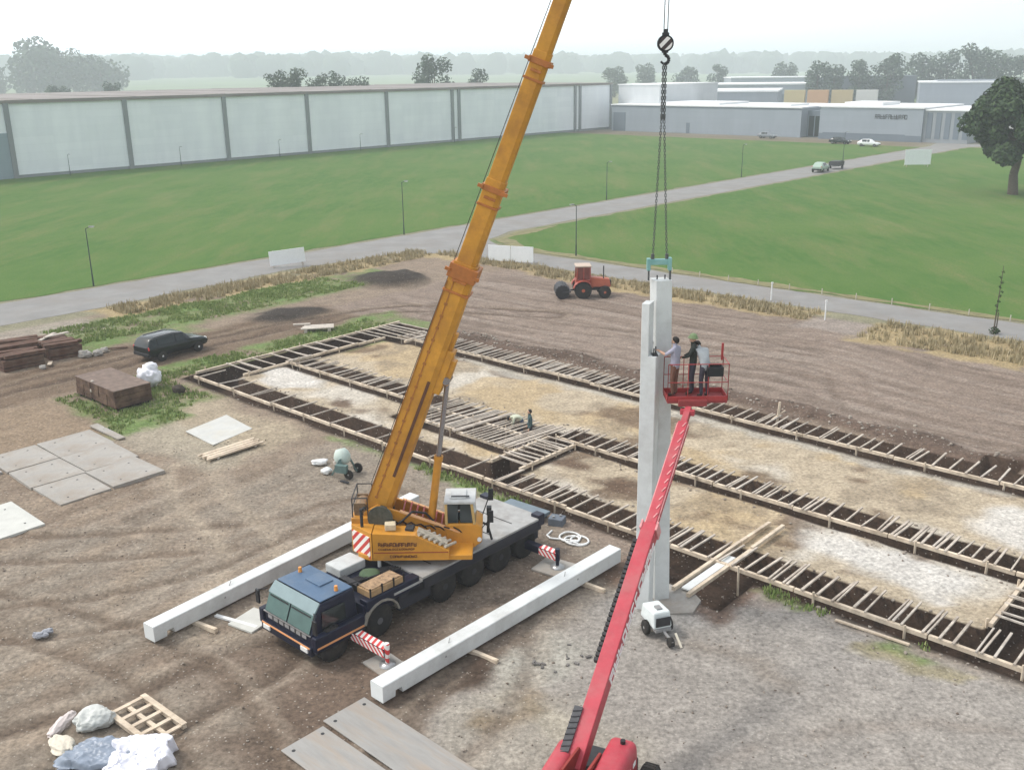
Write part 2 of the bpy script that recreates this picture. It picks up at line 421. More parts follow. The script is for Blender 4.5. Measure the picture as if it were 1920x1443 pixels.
# relief
Z = (n2 - .5) * .16 + (n3 - .5) * .05
Z *= rect(-18.5, 55, -60, 35.4, 2, 0)
tw = np.zeros_like(Z); dep = np.zeros_like(Z)
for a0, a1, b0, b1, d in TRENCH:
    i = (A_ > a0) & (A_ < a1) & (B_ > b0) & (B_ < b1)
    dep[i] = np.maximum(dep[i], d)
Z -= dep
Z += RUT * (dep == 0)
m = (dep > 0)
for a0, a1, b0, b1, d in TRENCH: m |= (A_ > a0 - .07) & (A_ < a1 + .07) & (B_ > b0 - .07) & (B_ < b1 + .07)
col[m] = np.array((.052, .034, .024)) * (.6 + .8 * n3[m])[..., None]  # dark brown trench soil, darkened further: shade of the recess put into the colour
Z += .22 * rect(4, 52, 15.3, 16.6, .6) * (n2 + .3)
for ca, cb, ra, rb, h in ((-12.2, 25.0, 3.8, 3.4, .55), (-8.6, 12.2, 2.4, 3.2, .22)):
    Z += h * np.clip(1 - ((wa - ca) / ra) ** 2 - ((wb - cb) / rb) ** 2, 0, 1) * (.7 + .6 * n2)
Z += .018 * np.sin(u * 3.7 + 2.5 * n1) * rect(13, 26.5, -24, -8, 2)
dist = np.hypot(A_ * AX.x + B_ * BX.x + OG.x, A_ * AX.y + B_ * BX.y + OG.y)
def ground_z(a, b):
    return float(Z[np.searchsorted(ga, a) - 1, np.searchsorted(gb, b) - 1])
X_ = OG.x + A_ * AX.x + B_ * BX.x; Y_ = OG.y + A_ * AX.y + B_ * BX.y
me = bpy.data.meshes.new('ground')
verts = np.stack([X_, Y_, Z], -1).reshape(-1, 3)
ii = (np.arange(na - 1)[:, None] * nb + np.arange(nb - 1)[None]).ravel()
faces = np.stack([ii, ii + nb, ii + nb + 1, ii + 1], -1)
me.vertices.add(len(verts)); me.vertices.foreach_set('co', verts.ravel())
me.loops.add(faces.size); me.loops.foreach_set('vertex_index', faces.ravel().astype(np.int32))
me.polygons.add(len(faces)); me.polygons.foreach_set('loop_start', np.arange(0, faces.size, 4, dtype=np.int32))
me.polygons.foreach_set('loop_total', np.full(len(faces), 4, dtype=np.int32))
me.update(calc_edges=True)
ca_ = me.color_attributes.new('soil', 'FLOAT_COLOR', 'POINT')
ca_.data.foreach_set('color', np.concatenate([col.reshape(-1, 3), np.ones((na * nb, 1))], 1).astype(np.float32).ravel())
gm_ = bpy.data.materials.new('soil'); gm_.use_nodes = True
t = gm_.node_tree; bs = t.nodes['Principled BSDF']; bs.inputs['Roughness'].default_value = .95; bs.inputs['Specular IOR Level'].default_value = .15
at = t.nodes.new('ShaderNodeAttribute'); at.attribute_name = 'soil'
tc = t.nodes.new('ShaderNodeTexCoord')
def soil_noise(scale, lo, hi, det=3):
    n = t.nodes.new('ShaderNodeTexNoise'); n.inputs['Scale'].default_value = scale; n.inputs['Detail'].default_value = det; n.inputs['Roughness'].default_value = .7
    t.links.new(tc.outputs['Object'], n.inputs['Vector'])
    r = t.nodes.new('ShaderNodeMapRange'); r.inputs['From Min'].default_value = .3; r.inputs['From Max'].default_value = .7
    r.inputs['To Min'].default_value = lo; r.inputs['To Max'].default_value = hi
    t.links.new(n.outputs['Fac'], r.inputs['Value']); return n, r
na1, r1 = soil_noise(7, .55, 1.45, 6)
na2, r2 = soil_noise(1.3, .86, 1.14, 4)
mu = t.nodes.new('ShaderNodeMath'); mu.operation = 'MULTIPLY'
t.links.new(r1.outputs[0], mu.inputs[0]); t.links.new(r2.outputs[0], mu.inputs[1])
vm = t.nodes.new('ShaderNodeVectorMath'); vm.operation = 'SCALE'
t.links.new(at.outputs['Color'], vm.inputs[0]); t.links.new(mu.outputs[0], vm.inputs['Scale'])
# scattered pale stones
vo = t.nodes.new('ShaderNodeTexVoronoi'); vo.inputs['Scale'].default_value = 5.5; t.links.new(tc.outputs['Object'], vo.inputs['Vector'])
st = t.nodes.new('ShaderNodeMapRange'); st.inputs['From Min'].default_value = .17; st.inputs['From Max'].default_value = .09
t.links.new(vo.outputs['Distance'], st.inputs['Value'])
ms = t.nodes.new('ShaderNodeMath'); ms.operation = 'MULTIPLY'; ms.inputs[1].default_value = .5; t.links.new(st.outputs[0], ms.inputs[0])
mx = t.nodes.new('ShaderNodeMix'); mx.data_type = 'RGBA'; mx.inputs['B'].default_value = (.5, .46, .4, 1)
t.links.new(ms.outputs[0], mx.inputs['Factor']); t.links.new(vm.outputs[0], mx.inputs['A']); t.links.new(mx.outputs['Result'], bs.inputs['Base Color'])
bp = t.nodes.new('ShaderNodeBump'); bp.inputs['Strength'].default_value = .6; bp.inputs['Distance'].default_value = .05
t.links.new(na1.outputs['Fac'], bp.inputs['Height']); t.links.new(bp.outputs['Normal'], bs.inputs['Normal'])
me.materials.append(gm_)
ground = bpy.data.objects.new('ground', me); C.objects.link(ground); ground['kind'] = 'structure'

def ragged(poly, step, amp, seed):
    out = []; n = len(poly)
    for i in range(n):
        p, q = Vector((*poly[i], 0)), Vector((*poly[(i + 1) % n], 0)); L = (q - p).length; k = max(1, int(L / step))
        nrm = Vector((-(q - p).y, (q - p).x, 0)).normalized()
        for j in range(k):
            r = p + (q - p) * j / k
            out.append(r + nrm * amp * (mnoise.fractal(Vector((r.x * .35, r.y * .35, seed)), 1, 2, 3)))
    return out
def sheet(name, poly, z, m, step=.8, amp=.4, seed=1):
    pts = [W(p.x, p.y, z) for p in ragged(poly, step, amp, seed)]
    from mathutils.geometry import delaunay_2d_cdt
    n = len(pts); vo_, _, fo_, *_r = delaunay_2d_cdt([Vector((p.x, p.y)) for p in pts], [], [list(range(n))], 1, 1e-4)
    fo_ = [f for f in fo_ if abs(sum(vo_[f[k - 1]].x * vo_[f[k]].y - vo_[f[k]].x * vo_[f[k - 1]].y for k in range(len(f)))) > 1e-4]
    fo_ = [f if sum(vo_[f[k - 1]].x * vo_[f[k]].y - vo_[f[k]].x * vo_[f[k - 1]].y for k in range(len(f))) > 0 else f[::-1] for f in fo_]
    me = bpy.data.meshes.new(name); me.from_pydata([(v.x, v.y, z) for v in vo_], [], fo_); me.update(); me.materials.append(m)
    o = bpy.data.objects.new(name, me); C.objects.link(o); o['kind'] = 'structure'; return o
def lawn_mat(name, c1, c2, c3):
    m = bpy.data.materials.new(name); m.use_nodes = True; t = m.node_tree; b = t.nodes['Principled BSDF']
    b.inputs['Roughness'].default_value = 1; b.inputs['Specular IOR Level'].default_value = .1
    tc = t.nodes.new('ShaderNodeTexCoord'); prev = None
    for k, (sc_, lo, hi, c, st) in enumerate(((.05, .42, .62, c2, (1, 1, 1)), (.25, .47, .68, c3, (1, .22, 1)), (1.1, .42, .70, c2, (1, .3, 1)), (6, .45, .7, c1, (1, 1, 1)))):
        mp = t.nodes.new('ShaderNodeMapping'); mp.inputs['Scale'].default_value = st; mp.inputs['Rotation'].default_value = (0, 0, TH)
        t.links.new(tc.outputs['Object'], mp.inputs['Vector'])
        n = t.nodes.new('ShaderNodeTexNoise'); n.inputs['Scale'].default_value = sc_; n.inputs['Detail'].default_value = 5; n.inputs['Roughness'].default_value = .65
        t.links.new(mp.outputs['Vector'], n.inputs['Vector'])
        r = t.nodes.new('ShaderNodeMapRange'); r.inputs['From Min'].default_value = lo; r.inputs['From Max'].default_value = hi; r.inputs['To Max'].default_value = .9
        t.links.new(n.outputs['Fac'], r.inputs['Value'])
        x = t.nodes.new('ShaderNodeMix'); x.data_type = 'RGBA'; x.inputs['A'].default_value = (*c1, 1); x.inputs['B'].default_value = (*c, 1)
        t.links.new(r.outputs[0], x.inputs['Factor'])
        if prev: t.links.new(prev, x.inputs['A'])
        prev = x.outputs['Result']
    t.links.new(prev, b.inputs['Base Color'])
    bp = t.nodes.new('ShaderNodeBump'); bp.inputs['Strength'].default_value = .5; bp.inputs['Distance'].default_value = .1
    t.links.new(n.outputs['Fac'], bp.inputs['Height']); t.links.new(bp.outputs['Normal'], b.inputs['Normal'])
    return m
M_lawn = lawn_mat('lawn grass', (.058, .130, .026), (.098, .160, .040), (.155, .168, .062))
M_asph = mat('worn pale asphalt', (.225, .22, .21), .9, .14, .5, .2, dirt=(.20, .175, .15), dirt_amt=.6)
lawn_l = sheet('lawn', [(-123, -60), (-28.2, -60), (-28.6, 40), (-28.4, 182), (-123, 182)], .022, M_lawn, 1.0, .5, 1)
lawn_r = sheet('lawn', [(-20.2, 49), (-18.6, 44.6), (-14, 42), (-8, 41.6), (110, 41.6), (110, 175), (-20.2, 186)], .022, M_lawn, 1.0, .6, 3)
road = sheet('road', [(-27.8, -70), (-20.6, -70), (-20.8, 5), (-22, 22), (-20.6, 33), (-16.5, 36.6), (-6, 36.7), (90, 36.6), (90, 41.0), (-8, 41.0), (-15, 41.3), (-19.3, 44.2),
             (-21.0, 49), (-21.0, 188), (-10, 196), (-30, 196), (-27.9, 186)], .014, M_asph, .9, .22, 5)
# straw edge along the inner lawn
sheet('dry_verge', [(-19.9, 56), (-18.2, 46), (-13.5, 43.2), (-6, 42.6), (30, 42.4), (90, 42.8), (90, 41.5), (-8, 41.4), (-14.2, 41.8), (-18.8, 44.5), (-20.5, 49)], .028,
      mat('dry turf', (.18, .165, .075), .95, .35, 1.2), .6, .55, 9)
# low wooded rise on the horizon
hv, hf = [], []
nx = 150
for i in range(nx + 1):
    x = -3000 + 6000 * i / nx
    k = .5 + .5 * mnoise.noise(Vector((x * .004, 3.3, 0)))
    left = max(0, min(1, (700 - x) / 1400))
    for j, (y, h) in enumerate(((900, -1.5), (1500, 4 + 6 * k * left), (2200, 8 + 12 * k * left), (2900, 10 + 16 * left), (3600, -2))):
        hv.append((x, y + 60 * k, h))
for i in range(nx):
    for j in range(4):
        a = i * 5 + j; hf.append((a, a + 5, a + 6, a + 1))
hb = MB(); hb.add(hv, hf, 0, True); tag(hb.build('hills', mat('far meadow', (.12, .17, .06), .95, .3, .01)), kind='structure')
def hill_z(x, y):
    k = .5 + .5 * mnoise.noise(Vector((x * .004, 3.3, 0))); left = max(0, min(1, (700 - x) / 1400))
    ys = [900 + 60 * k, 1500 + 60 * k, 2200 + 60 * k, 2900 + 60 * k, 3600 + 60 * k]; hs = [-1.5, 4 + 6 * k * left, 8 + 12 * k * left, 10 + 16 * left, -2]
    return max(0, float(np.interp(y, ys, hs)))

# ================================================================== PAINTS
P_or = mat('crane orange', (.58, .26, .028), .45, .12, 2.2, 0, dirt=(.30, .15, .05), dirt_amt=.55)
P_or2 = mat('crane boom orange', (.58, .27, .028), .5, .16, 1.6, .08, dirt=(.30, .12, .025), dirt_amt=.75)
P_navy = mat('navy paint', (.006, .009, .026), .38, .2, 2, 0, dirt=(.06, .055, .05), dirt_amt=.3, spec=.3)
P_cab_sheen = mat('navy roof sky sheen', (.065, .12, .20), .5, .12, 2, 0, dirt=(.25, .27, .28), dirt_amt=.3)  # navy roof; its sky reflection is put into this lighter blue
M_deck = mat('deck plate', (.36, .36, .35), .65, .18, 3, .3, dirt=(.20, .17, .14), dirt_amt=.6)
M_dark = mat('dark metal', (.03, .03, .033), .6, .3, 4)
M_grey = mat('grey metal', (.28, .28, .28), .5, .15, 4, 0, dirt=(.2, .16, .12), dirt_amt=.3)
M_steel = mat('bare steel', (.42, .42, .42), .35, .1, 5, 0, .6)
M_rub = mat('tyre rubber', (.018, .017, .016), .9, .2, 6, .2, dirt=(.08, .065, .05), dirt_amt=.4)
M_glass = mat('tinted glass', (.016, .024, .025), .1, .1, 2, spec=.5)
M_glassg = mat('greenish glass', (.085, .15, .14), .15, .15, 2, spec=.7)
M_white = mat('white paint', (.74, .75, .74), .5, .05, 3, 0, dirt=(.5, .47, .42), dirt_amt=.3)
M_red = mat('lift red', (.43, .042, .062), .5, .14, 2.5, 0, dirt=(.40, .13, .13), dirt_amt=.55)
M_redd = mat('dark red', (.26, .03, .022), .6, .2, 3)
M_black = mat('black plastic', (.014, .014, .016), .55, .2, 5)
M_amber = mat('amber lens', (.75, .30, .06), .3, .05, 3)
M_lamp = mat('clear lens', (.75, .75, .72), .15, .05, 3)
M_redl = mat('red lens', (.45, .02, .02), .3, .05, 3)
M_wood = mat('pale sawn wood', (.62, .52, .40), .85, .25, 3, .3, dirt=(.30, .23, .16), dirt_amt=.8)
M_woodg = mat('weathered wood', (.50, .45, .39), .9, .25, 3, .3, dirt=(.25, .2, .16), dirt_amt=.6)
M_woodd = mat('brown timber', (.075, .042, .028), .9, .3, 2.5, .4, dirt=(.30, .20, .13), dirt_amt=.5)
M_conc = mat('precast concrete', (.66, .68, .67), .8, .06, 1.5, .12, dirt=(.42, .42, .40), dirt_amt=.7)
M_concs = mat('road slab concrete', (.345, .325, .295), .9, .16, 1.4, .3, dirt=(.25, .205, .16), dirt_amt=.85)
M_green = mat('green bag', (.06, .10, .05), .8, .2, 3)
M_tan = mat('tan canvas', (.34, .22, .11), .8, .25, 5)
S_rw = stripes('red white chevrons', (.62, .05, .05), (.80, .78, .74), 3.4, (1, .0, 1.0))
S_rw2 = stripes('red white chevrons fine', (.62, .05, .05), (.80, .78, .74), 5.0, (1, .4, 1.0))

def wheel(parent, c, ax, r, w, world=False, rim=None, name='wheel', rr=.58):
    m = MB(); c = Vector(c); ax = Vector(ax)
    m.lathe(c - ax * w / 2, ax, [(0, r * rr), (0, r * .90), (w * .1, r * .97), (w * .25, r), (w * .75, r), (w * .9, r * .97), (w, r * .90), (w, r * rr)], 28)
    for k in range(28):
        a = 2 * math.pi * k / 28; up = Vector((0, 0, 1)); sx = ax.cross(up); d = sx * math.cos(a) + up * math.sin(a)
        m.bar(c - ax * w * .4 + d * r, c + ax * w * .4 + d * r, .03 * r * 2, .02, up=d)
    o = m.build(name, M_rub, parent, world)
    q = MB(); q.lathe(c - ax * w * .42, ax, [(0, r * .25), (0, r * rr * .98), (w * .84, r * rr * .98), (w * .84, r * .25)], 24)
    q.lathe(c - ax * w * .52, ax, [(0, r * .2), (w * 1.04, r * .2)], 14)
    for k in range(8):
        a = 2 * math.pi * k / 8; up = Vector((0, 0, 1)); sx = ax.cross(up); d = sx * math.cos(a) + up * math.sin(a)
        q.tube(c - ax * w * .46 + d * r * .33, c + ax * w * .46 + d * r * .33, .03 * r / .5, n=6)
    q.build('rim', rim or M_grey, o, world)
    return o
def rows_of_strokes(m, p0, ux, uz, length, height, n, seed, nrm, mi=0, depth=.006):
    """a line of lettering too small to read: short uneven strokes"""
    rr = random.Random(seed); p0, ux, uz, nrm = Vector(p0), Vector(ux), Vector(uz), Vector(nrm); x = 0; st = length / n
    for i in range(n):
        w = st * rr.uniform(.55, .82)
        m.bar(p0 + ux * x, p0 + ux * x + uz * height, st * .2, depth, up=nrm, mi=mi)
        if rr.random() < .7: m.bar(p0 + ux * (x + w), p0 + ux * (x + w) + uz * height, st * .2, depth, up=nrm, mi=mi)
        for zz in rr.sample((.07, .5, .93), 2): m.bar(p0 + ux * x + uz * height * zz, p0 + ux * (x + w) + uz * height * zz, height * .2, depth, up=nrm, mi=mi)
        x += st

# ================================================================== MOBILE CRANE
cr = empty('mobile_crane', W(26.25, -7.3), TH, 'orange telescopic mobile crane on a dark blue wheeled carrier, boom raised', 'crane')
# carrier: local x runs across (near side +), y runs to the rear
m = MB(); m.bx(-1.0, 1.0, -4.9, 4.1, .42, .95); m.bx(-1.36, 1.36, -2.0, 4.3, .78, 1.18)
m.build('chassis', M_dark, cr, bevel=.02)
m = MB(); m.bx(-1.40, 1.40, -1.35, 4.35, 1.18, 1.25)
for y in (-.6, .7, 2.1, 3.2): m.bx(-.95, .95, y, y + .04, 1.25, 1.262, 1)
m.bx(1.0, 1.40, -2.5, -1.35, 1.12, 1.19); m.bx(-1.40, -1.0, -2.5, -1.35, 1.12, 1.19)
m.build('deck', [M_deck, M_dark], cr, bevel=.012)
m = MB()
m.bx(1.30, 1.40, -1.3, 4.2, .86, 1.17); m.bx(-1.40, -1.30, -1.3, 4.2, .86, 1.17)
m.bx(1.2, 1.36, -2.3, -1.0, .5, 1.1); m.bx(1.2, 1.34, 3.5, 4.15, .5, .9)
m.build('side_skirt', mat('near black side panels', (.016, .018, .028), .6, .3, 3, 0, dirt=(.07, .06, .05), dirt_amt=.3), cr, bevel=.015)
m = MB(); m.bx(1.05, 1.41, 4.1, 4.42, .95, 1.36); m.bx(-1.41, -1.05, 4.1, 4.42, .95, 1.36); m.bx(-1.05, 1.05, 4.2, 4.42, .75, 1.16)
m.build('rear_bumper', P_navy, cr, bevel=.02)
# cab: lofted front with sloping screen
m = MB()
prof = [(-5.32, .42), (-5.36, .95), (-5.12, 1.55), (-4.95, 1.76), (-3.72, 1.80), (-3.66, .42)]   # y, z
for s in (0,):
    vs = []
    for x in (-1.15, 1.15):
        for y, z in prof:
            k = 1 - .07 * max(0, (z - 1.0)) / .8
            vs.append((x * k, y, z))
    n = len(prof); m.add(vs, [tuple(range(n)), tuple(range(2 * n - 1, n - 1, -1))] + [(i, n + i, n + (i + 1) % n, (i + 1) % n) for i in range(n)])
cab = m.build('driver_cab', P_navy, cr, bevel=.05)
m = MB(); m.bx(-1.02, 1.02, -4.90, -3.74, 1.79, 1.83); m.bx(-.35, .35, -4.4, -3.9, 1.83, 1.87)
m.build('roof_panel', P_cab_sheen, cab, bevel=.02)
def screen(m, x0, x1, t0, t1, th=.02, mi=0):
    p0 = Vector((0, -5.375, .98)); p1 = Vector((0, -5.125, 1.60)); nrm = Vector((0, -.93, .37))
    q = []
    for off in (0, th):
        for x, t_ in ((x0, t0), (x1, t0), (x1, t1), (x0, t1)):
            p = p0.lerp(p1, t_); q.append((x, p.y + nrm.y * off, p.z + nrm.z * off))
    m.hexa(q, mi)
for xa, xb in ((-1.05, -.03), (.03, 1.05)):
    m = MB(); screen(m, xa, xb, .03, .86); m.build('windscreen', M_glassg, cab, bevel=.008)
m = MB()
for k in range(7): m.bx(-.92 + .27 * k, -.72 + .27 * k, -5.385, -5.36, .80, .92)
m.build('grille', M_grey, cab)
m = MB(); m.bx(-1.12, 1.12, -5.40, -5.37, .955, .985); m.build('trim', M_steel, cab)
m = MB(); screen(m, -.95, -.1, .74, .79, .045); screen(m, .08, .95, .72, .77, .045); m.build('wiper', M_black, cab)
m = MB()
m.hexa([(-1.07, -5.17, 1.50), (1.07, -5.17, 1.50), (1.05, -4.92, 1.77), (-1.05, -4.92, 1.77), (-1.07, -5.20, 1.53), (1.07, -5.20, 1.53), (1.05, -4.95, 1.81), (-1.05, -4.95, 1.81)])
m.build('sun_visor', mat('grey green visor', (.20, .27, .28), .5, .1, 3), cab)
for s in (1, -1):
    m = MB(); m.hexa([(s * 1.155, -5.0, 1.05), (s * 1.155, -4.15, 1.05), (s * 1.135, -4.15, 1.55), (s * 1.12, -4.95, 1.55), (s * 1.165, -5.0, 1.05), (s * 1.165, -4.15, 1.05), (s * 1.145, -4.15, 1.55), (s * 1.13, -4.95, 1.55)])
    m.build('side_window', M_glass, cab)
    m = MB(); m.bar((s * 1.1, -5.2, 1.62), (s * 1.36, -5.38, 1.55), .03, .03); m.bx(s * 1.36 - .08, s * 1.36 + .08, -5.42, -5.36, 1.12, 1.56)
    m.build('mirror', M_black, cab, bevel=.01)
    m = MB(); m.bx(s * .9 - .16, s * .9 + .16, -5.50, -5.44, .46, .60); m.build('headlight', M_lamp, cab, bevel=.01)
    m = MB(); m.tube((s * .85, -4.2, 1.83), (s * .85, -4.2, 1.98), .06, .05, 10); m.build('beacon_light', M_amber, cab)
m = MB(); m.bx(-1.2, 1.2, -5.46, -5.2, .36, .64); 
m.build('bumper', P_navy, cab, bevel=.03)
for s in (1, -1):
    m = MB(); m.bx(*sorted((s * 1.16, s * 1.37)), -5.4, -3.62, .50, .98); m.build('side_panel', P_navy, cab, bevel=.03)
m = MB(); m.bx(-1.14, 1.14, -5.474, -5.458, .60, .65); m.build('side_marking', mat('orange band', (.72, .33, .14), .5), cab)
for s in (1, -1):
    m = MB(); m.bx(*sorted((s * 1.37, s * 1.382)), -5.36, -3.66, .62, .68); m.build('side_marking', mat('orange band', (.72, .33, .14), .5), cab)
# machinery between the cab and the deck
m = MB(); m.bx(-1.2, 1.3, -3.6, -1.4, .75, 1.22); m.bx(1.05, 1.38, -3.55, -1.45, 1.0, 1.36); m.build('engine_cover', P_navy, cr, bevel=.04)
m = MB(); m.bx(-1.25, -.5, -3.0, -2.0, 1.2, 1.5); m.build('tool_locker', mat('grey white locker', (.50, .52, .51), .6, .1, 3, 0, dirt=(.3, .28, .25), dirt_amt=.5), cr, bevel=.04)
m = MB(); m.blob((.15, -2.35, 1.32), (.40, .34, .13), 4, .3); m.build('tarpaulin', M_green, cr)
m = MB()
for k in range(5): m.tube((-.2 + .1 * k, -3.5, 1.3 + .03 * k), (.1 + .12 * k, -1.5, 1.28 + .02 * k), .035, n=7)
m.bx(-.3, .5, -3.2, -3.0, 1.2, 1.42); m.build('hose_bundle', M_black, cr)
m = MB(); m.bx(.72, 1.3, -3.35, -2.05, 1.36, 1.56); m.bx(.76, 1.26, -3.3, -2.1, 1.56, 1.60, 1)
for y in (-3.35, -2.9, -2.45, -2.05): m.bx(.70, .74, y, y + .05, 1.36, 1.66, 2); m.bx(1.28, 1.32, y, y + .05, 1.36, 1.66, 2)
m.build('equipment_crate', [M_tan, mat('crate load', (.33, .22, .13), .9, .5, 9), M_black], cr, bevel=.01)
m = MB(); m.tube((-.2, -1.7, 1.2), (-.2, -1.7, 1.75), .06, n=10); m.tube((-.2, -1.7, 1.6), (-.2, -1.7, 1.72), .10, n=10); m.build('exhaust_pipe', M_white, cr)
# wheels
for s in (1, -1):
    for y in (-4.72, -3.05, -.35, .95, 2.25, 3.5):
        wheel(cr, (s * 1.14, y, .50), (s, 0, 0), .53, .40, rim=M_dark if y != -3.05 else mat('dusty rim', (.10, .10, .105), .7))
    m = MB()
    pts = [(s * 1.2, -3.0 + .66 * math.cos(a), .55 + .62 * math.sin(a)) for a in np.linspace(.15, math.pi - .15, 9)]
    for i in range(8): m.bar(pts[i], pts[i + 1], .06, .46, up=(1, 0, 0))
    m.build('mudguard', mat('dusty mudguard', (.22, .20, .17), .8, .2, 4), cr)
# outriggers
for (y, s, ext) in ((-3.9, 1, 2.72), (3.3, 1, 2.7), (-3.9, -1, 2.3), (3.3, -1, 2.3)):
    if y < 0: y0 = -4.0
    else: y0 = 3.55
    m = MB(); m.bx(*sorted((s * .9, s * ext)), y0 - .13, y0 + .13, .36, .62); o = m.build('outrigger_beam', P_navy, cr, bevel=.015)
    m = MB(); m.bx(*sorted((s * (1.3 if y < 0 else 2.0), s * (ext + .02))), y0 - .15, y0 - .135, .38, .60); m.bx(*sorted((s * (1.5 if y < 0 else 2.0), s * ext)), y0 - .13, y0 + .13, .625, .635)
    m.build('warning_stripe', S_rw2, o)
    m = MB(); m.tube((s * ext, y0, .10), (s * ext, y0, .70), .06, n=12); m.tube((s * ext, y0, .33), (s * ext, y0, .76), .085, n=12); m.build('support_jack', S_rw if y < 0 else P_navy, o)
    m = MB(); m.lathe((s * ext, y0, .07), (0, 0, 1), [(0, .24), (.04, .24), (.09, .1)], 16); m.build('foot', M_steel, o)

# superstructure: slewed so that it points along +X; built in place
PY0, PY1 = 27.65, 30.2
m = MB(); m.tube((-2.9, 28.95, 1.25), (-2.9, 28.95, 1.5), .8, n=28); m.build('slewing_ring', M_dark, cr, True)
m = MB(); m.prism([(-4.9, 27.95), (-4.5, 27.7), (-1.3, 27.7), (-1.3, 30.15), (-4.5, 30.15), (-4.9, 29.9)], 1.45, 1.62); m.build('turntable_frame', P_or, cr, True, bevel=.02)
def xz(poly, y0, y1, mi, mb):
    n = len(poly); vs = [(x, y0, z) for x, z in poly] + [(x, y1, z) for x, z in poly]
    mb.add(vs, [tuple(range(n)), tuple(range(2 * n - 1, n - 1, -1))] + [(i, n + i, n + (i + 1) % n, (i + 1) % n) for i in range(n)], mi)
m = MB(); xz([(-4.38, 1.5), (-2.02, 1.5), (-2.02, 1.80), (-3.05, 2.34), (-4.38, 2.42)], 27.62, 28.3, 0, m)
xz([(-4.36, 1.755), (-2.04, 1.755), (-2.04, 1.785), (-4.36, 1.785)], 27.611, 27.62, 1, m)
hood = m.build('engine_hood', [P_or, M_redd], cr, True, bevel=.015)
m = MB()
rows_of_strokes(m, (-4.2, 27.612, 1.98), (1, 0, 0), (0, 0, 1), 1.2, .13, 13, 3, (0, -1, 0)); rows_of_strokes(m, (-4.2, 27.612, 1.86), (1, 0, 0), (0, 0, 1), 1.15, .06, 16, 5, (0, -1, 0))
rows_of_strokes(m, (-3.85, 27.612, 1.60), (1, 0, 0), (0, 0, 1), .85, .08, 10, 8, (0, -1, 0))
m.build('lettering', mat('dark lettering', (.10, .03, .02), .6), hood, True)
m = MB()
for k in range(6):
    x = -2.95 + .16 * k; m.tube((x, 27.7, 2.33 - .083 * k), (x + .3, 28.25, 2.2 - .083 * k), .05, n=7)
m.bar((-3.0, 27.98, 2.36), (-2.1, 27.98, 1.9), .3, .10); m.build('hydraulic_block', mat('dusty hydraulics', (.42, .38, .31), .7, .35, 8), cr, True)
# counterweight with chevrons on the cut corners
m = MB(); m.prism([(-5.12, 28.3), (-4.42, 27.62), (-4.40, 27.62), (-4.40, 30.25), (-4.55, 30.25), (-5.12, 29.7)], 1.5, 2.44); m.bx(-5.12, -4.45, 28.35, 29.65, 2.44, 2.6)
cw = m.build('counterweight', P_or, cr, True, bevel=.02)
m = MB(); m.hexa([(-5.08, 28.25, 1.53), (-4.47, 27.66, 1.53), (-4.46, 27.67, 1.53), (-5.07, 28.26, 1.53), (-5.095, 28.235, 2.28), (-4.485, 27.645, 2.28), (-4.46, 27.67, 2.28), (-5.07, 28.26, 2.28)])
m.bx(-5.135, -5.122, 28.4, 29.6, 1.53, 2.2)
m.build('warning_panel', stripes('counterweight chevrons', (.55, .05, .04), (.82, .78, .72), 3.2, (1.0, -.2, -1.0)), cw, True)
# rear machinery: winch, rope drum, railing
m = MB(); m.tube((-4.2, 28.35, 2.62), (-4.2, 28.95, 2.62), .30, n=20); m.tube((-4.2, 28.3, 2.62), (-4.2, 28.36, 2.62), .40, n=20); m.tube((-4.2, 28.94, 2.62), (-4.2, 29.0, 2.62), .40, n=20)
m.build('hoist_winch', mat('greasy winch', (.07, .075, .06), .5, .4, 9), cr, True)
m = MB(); m.tube((-4.85, 28.7, 2.75), (-4.85, 29.3, 2.75), .24, n=16); m.bx(-5.05, -4.7, 28.6, 28.66, 2.4, 3.0); m.bx(-5.05, -4.7, 29.34, 29.4, 2.4, 3.0)
m.build('auxiliary_winch', mat('brown winch', (.20, .13, .07), .6, .4, 9), cr, True)
m = MB()
for y in (28.45, 29.6):
    m.path([(-5.08, y, 2.6), (-5.08, y, 3.25), (-4.6, y, 3.25), (-4.6, y, 2.6)], .02)
m.path([(-5.08, 28.45, 3.25), (-5.08, 29.6, 3.25)], .02); m.path([(-5.08, 28.45, 2.95), (-5.08, 29.6, 2.95)], .02)
m.build('guard_rail', M_dark, cr, True)
m = MB()
for y in (28.62, 29.52):
    xz([(-4.75, 1.6), (-1.7, 1.6), (-1.7, 1.95), (-2.6, 2.35), (-3.6, 2.7), (-4.3, 2.95), (-4.75, 2.7)], y - .05, y + .05, 0, m)
m.bx(-4.0, -1.9, 28.67, 29.47, 1.65, 1.75, 1)
m.build('boom_bracket', [P_or, M_redd], cr, True, bevel=.01)
m = MB()
for y in (28.58, 29.48): m.bar((-3.6, y, 2.74), (-1.72, y, 1.99), .12, .05)
for k in range(9): m.bar((-3.5 + .2 * k, 28.60, 2.71 - .08 * k), (-3.5 + .2 * k, 29.5, 2.71 - .08 * k), .05, .03, mi=1)
m.build('step_ladder', [mat('pale orange edge', (.75, .42, .20), .6), M_redd], cr, True)
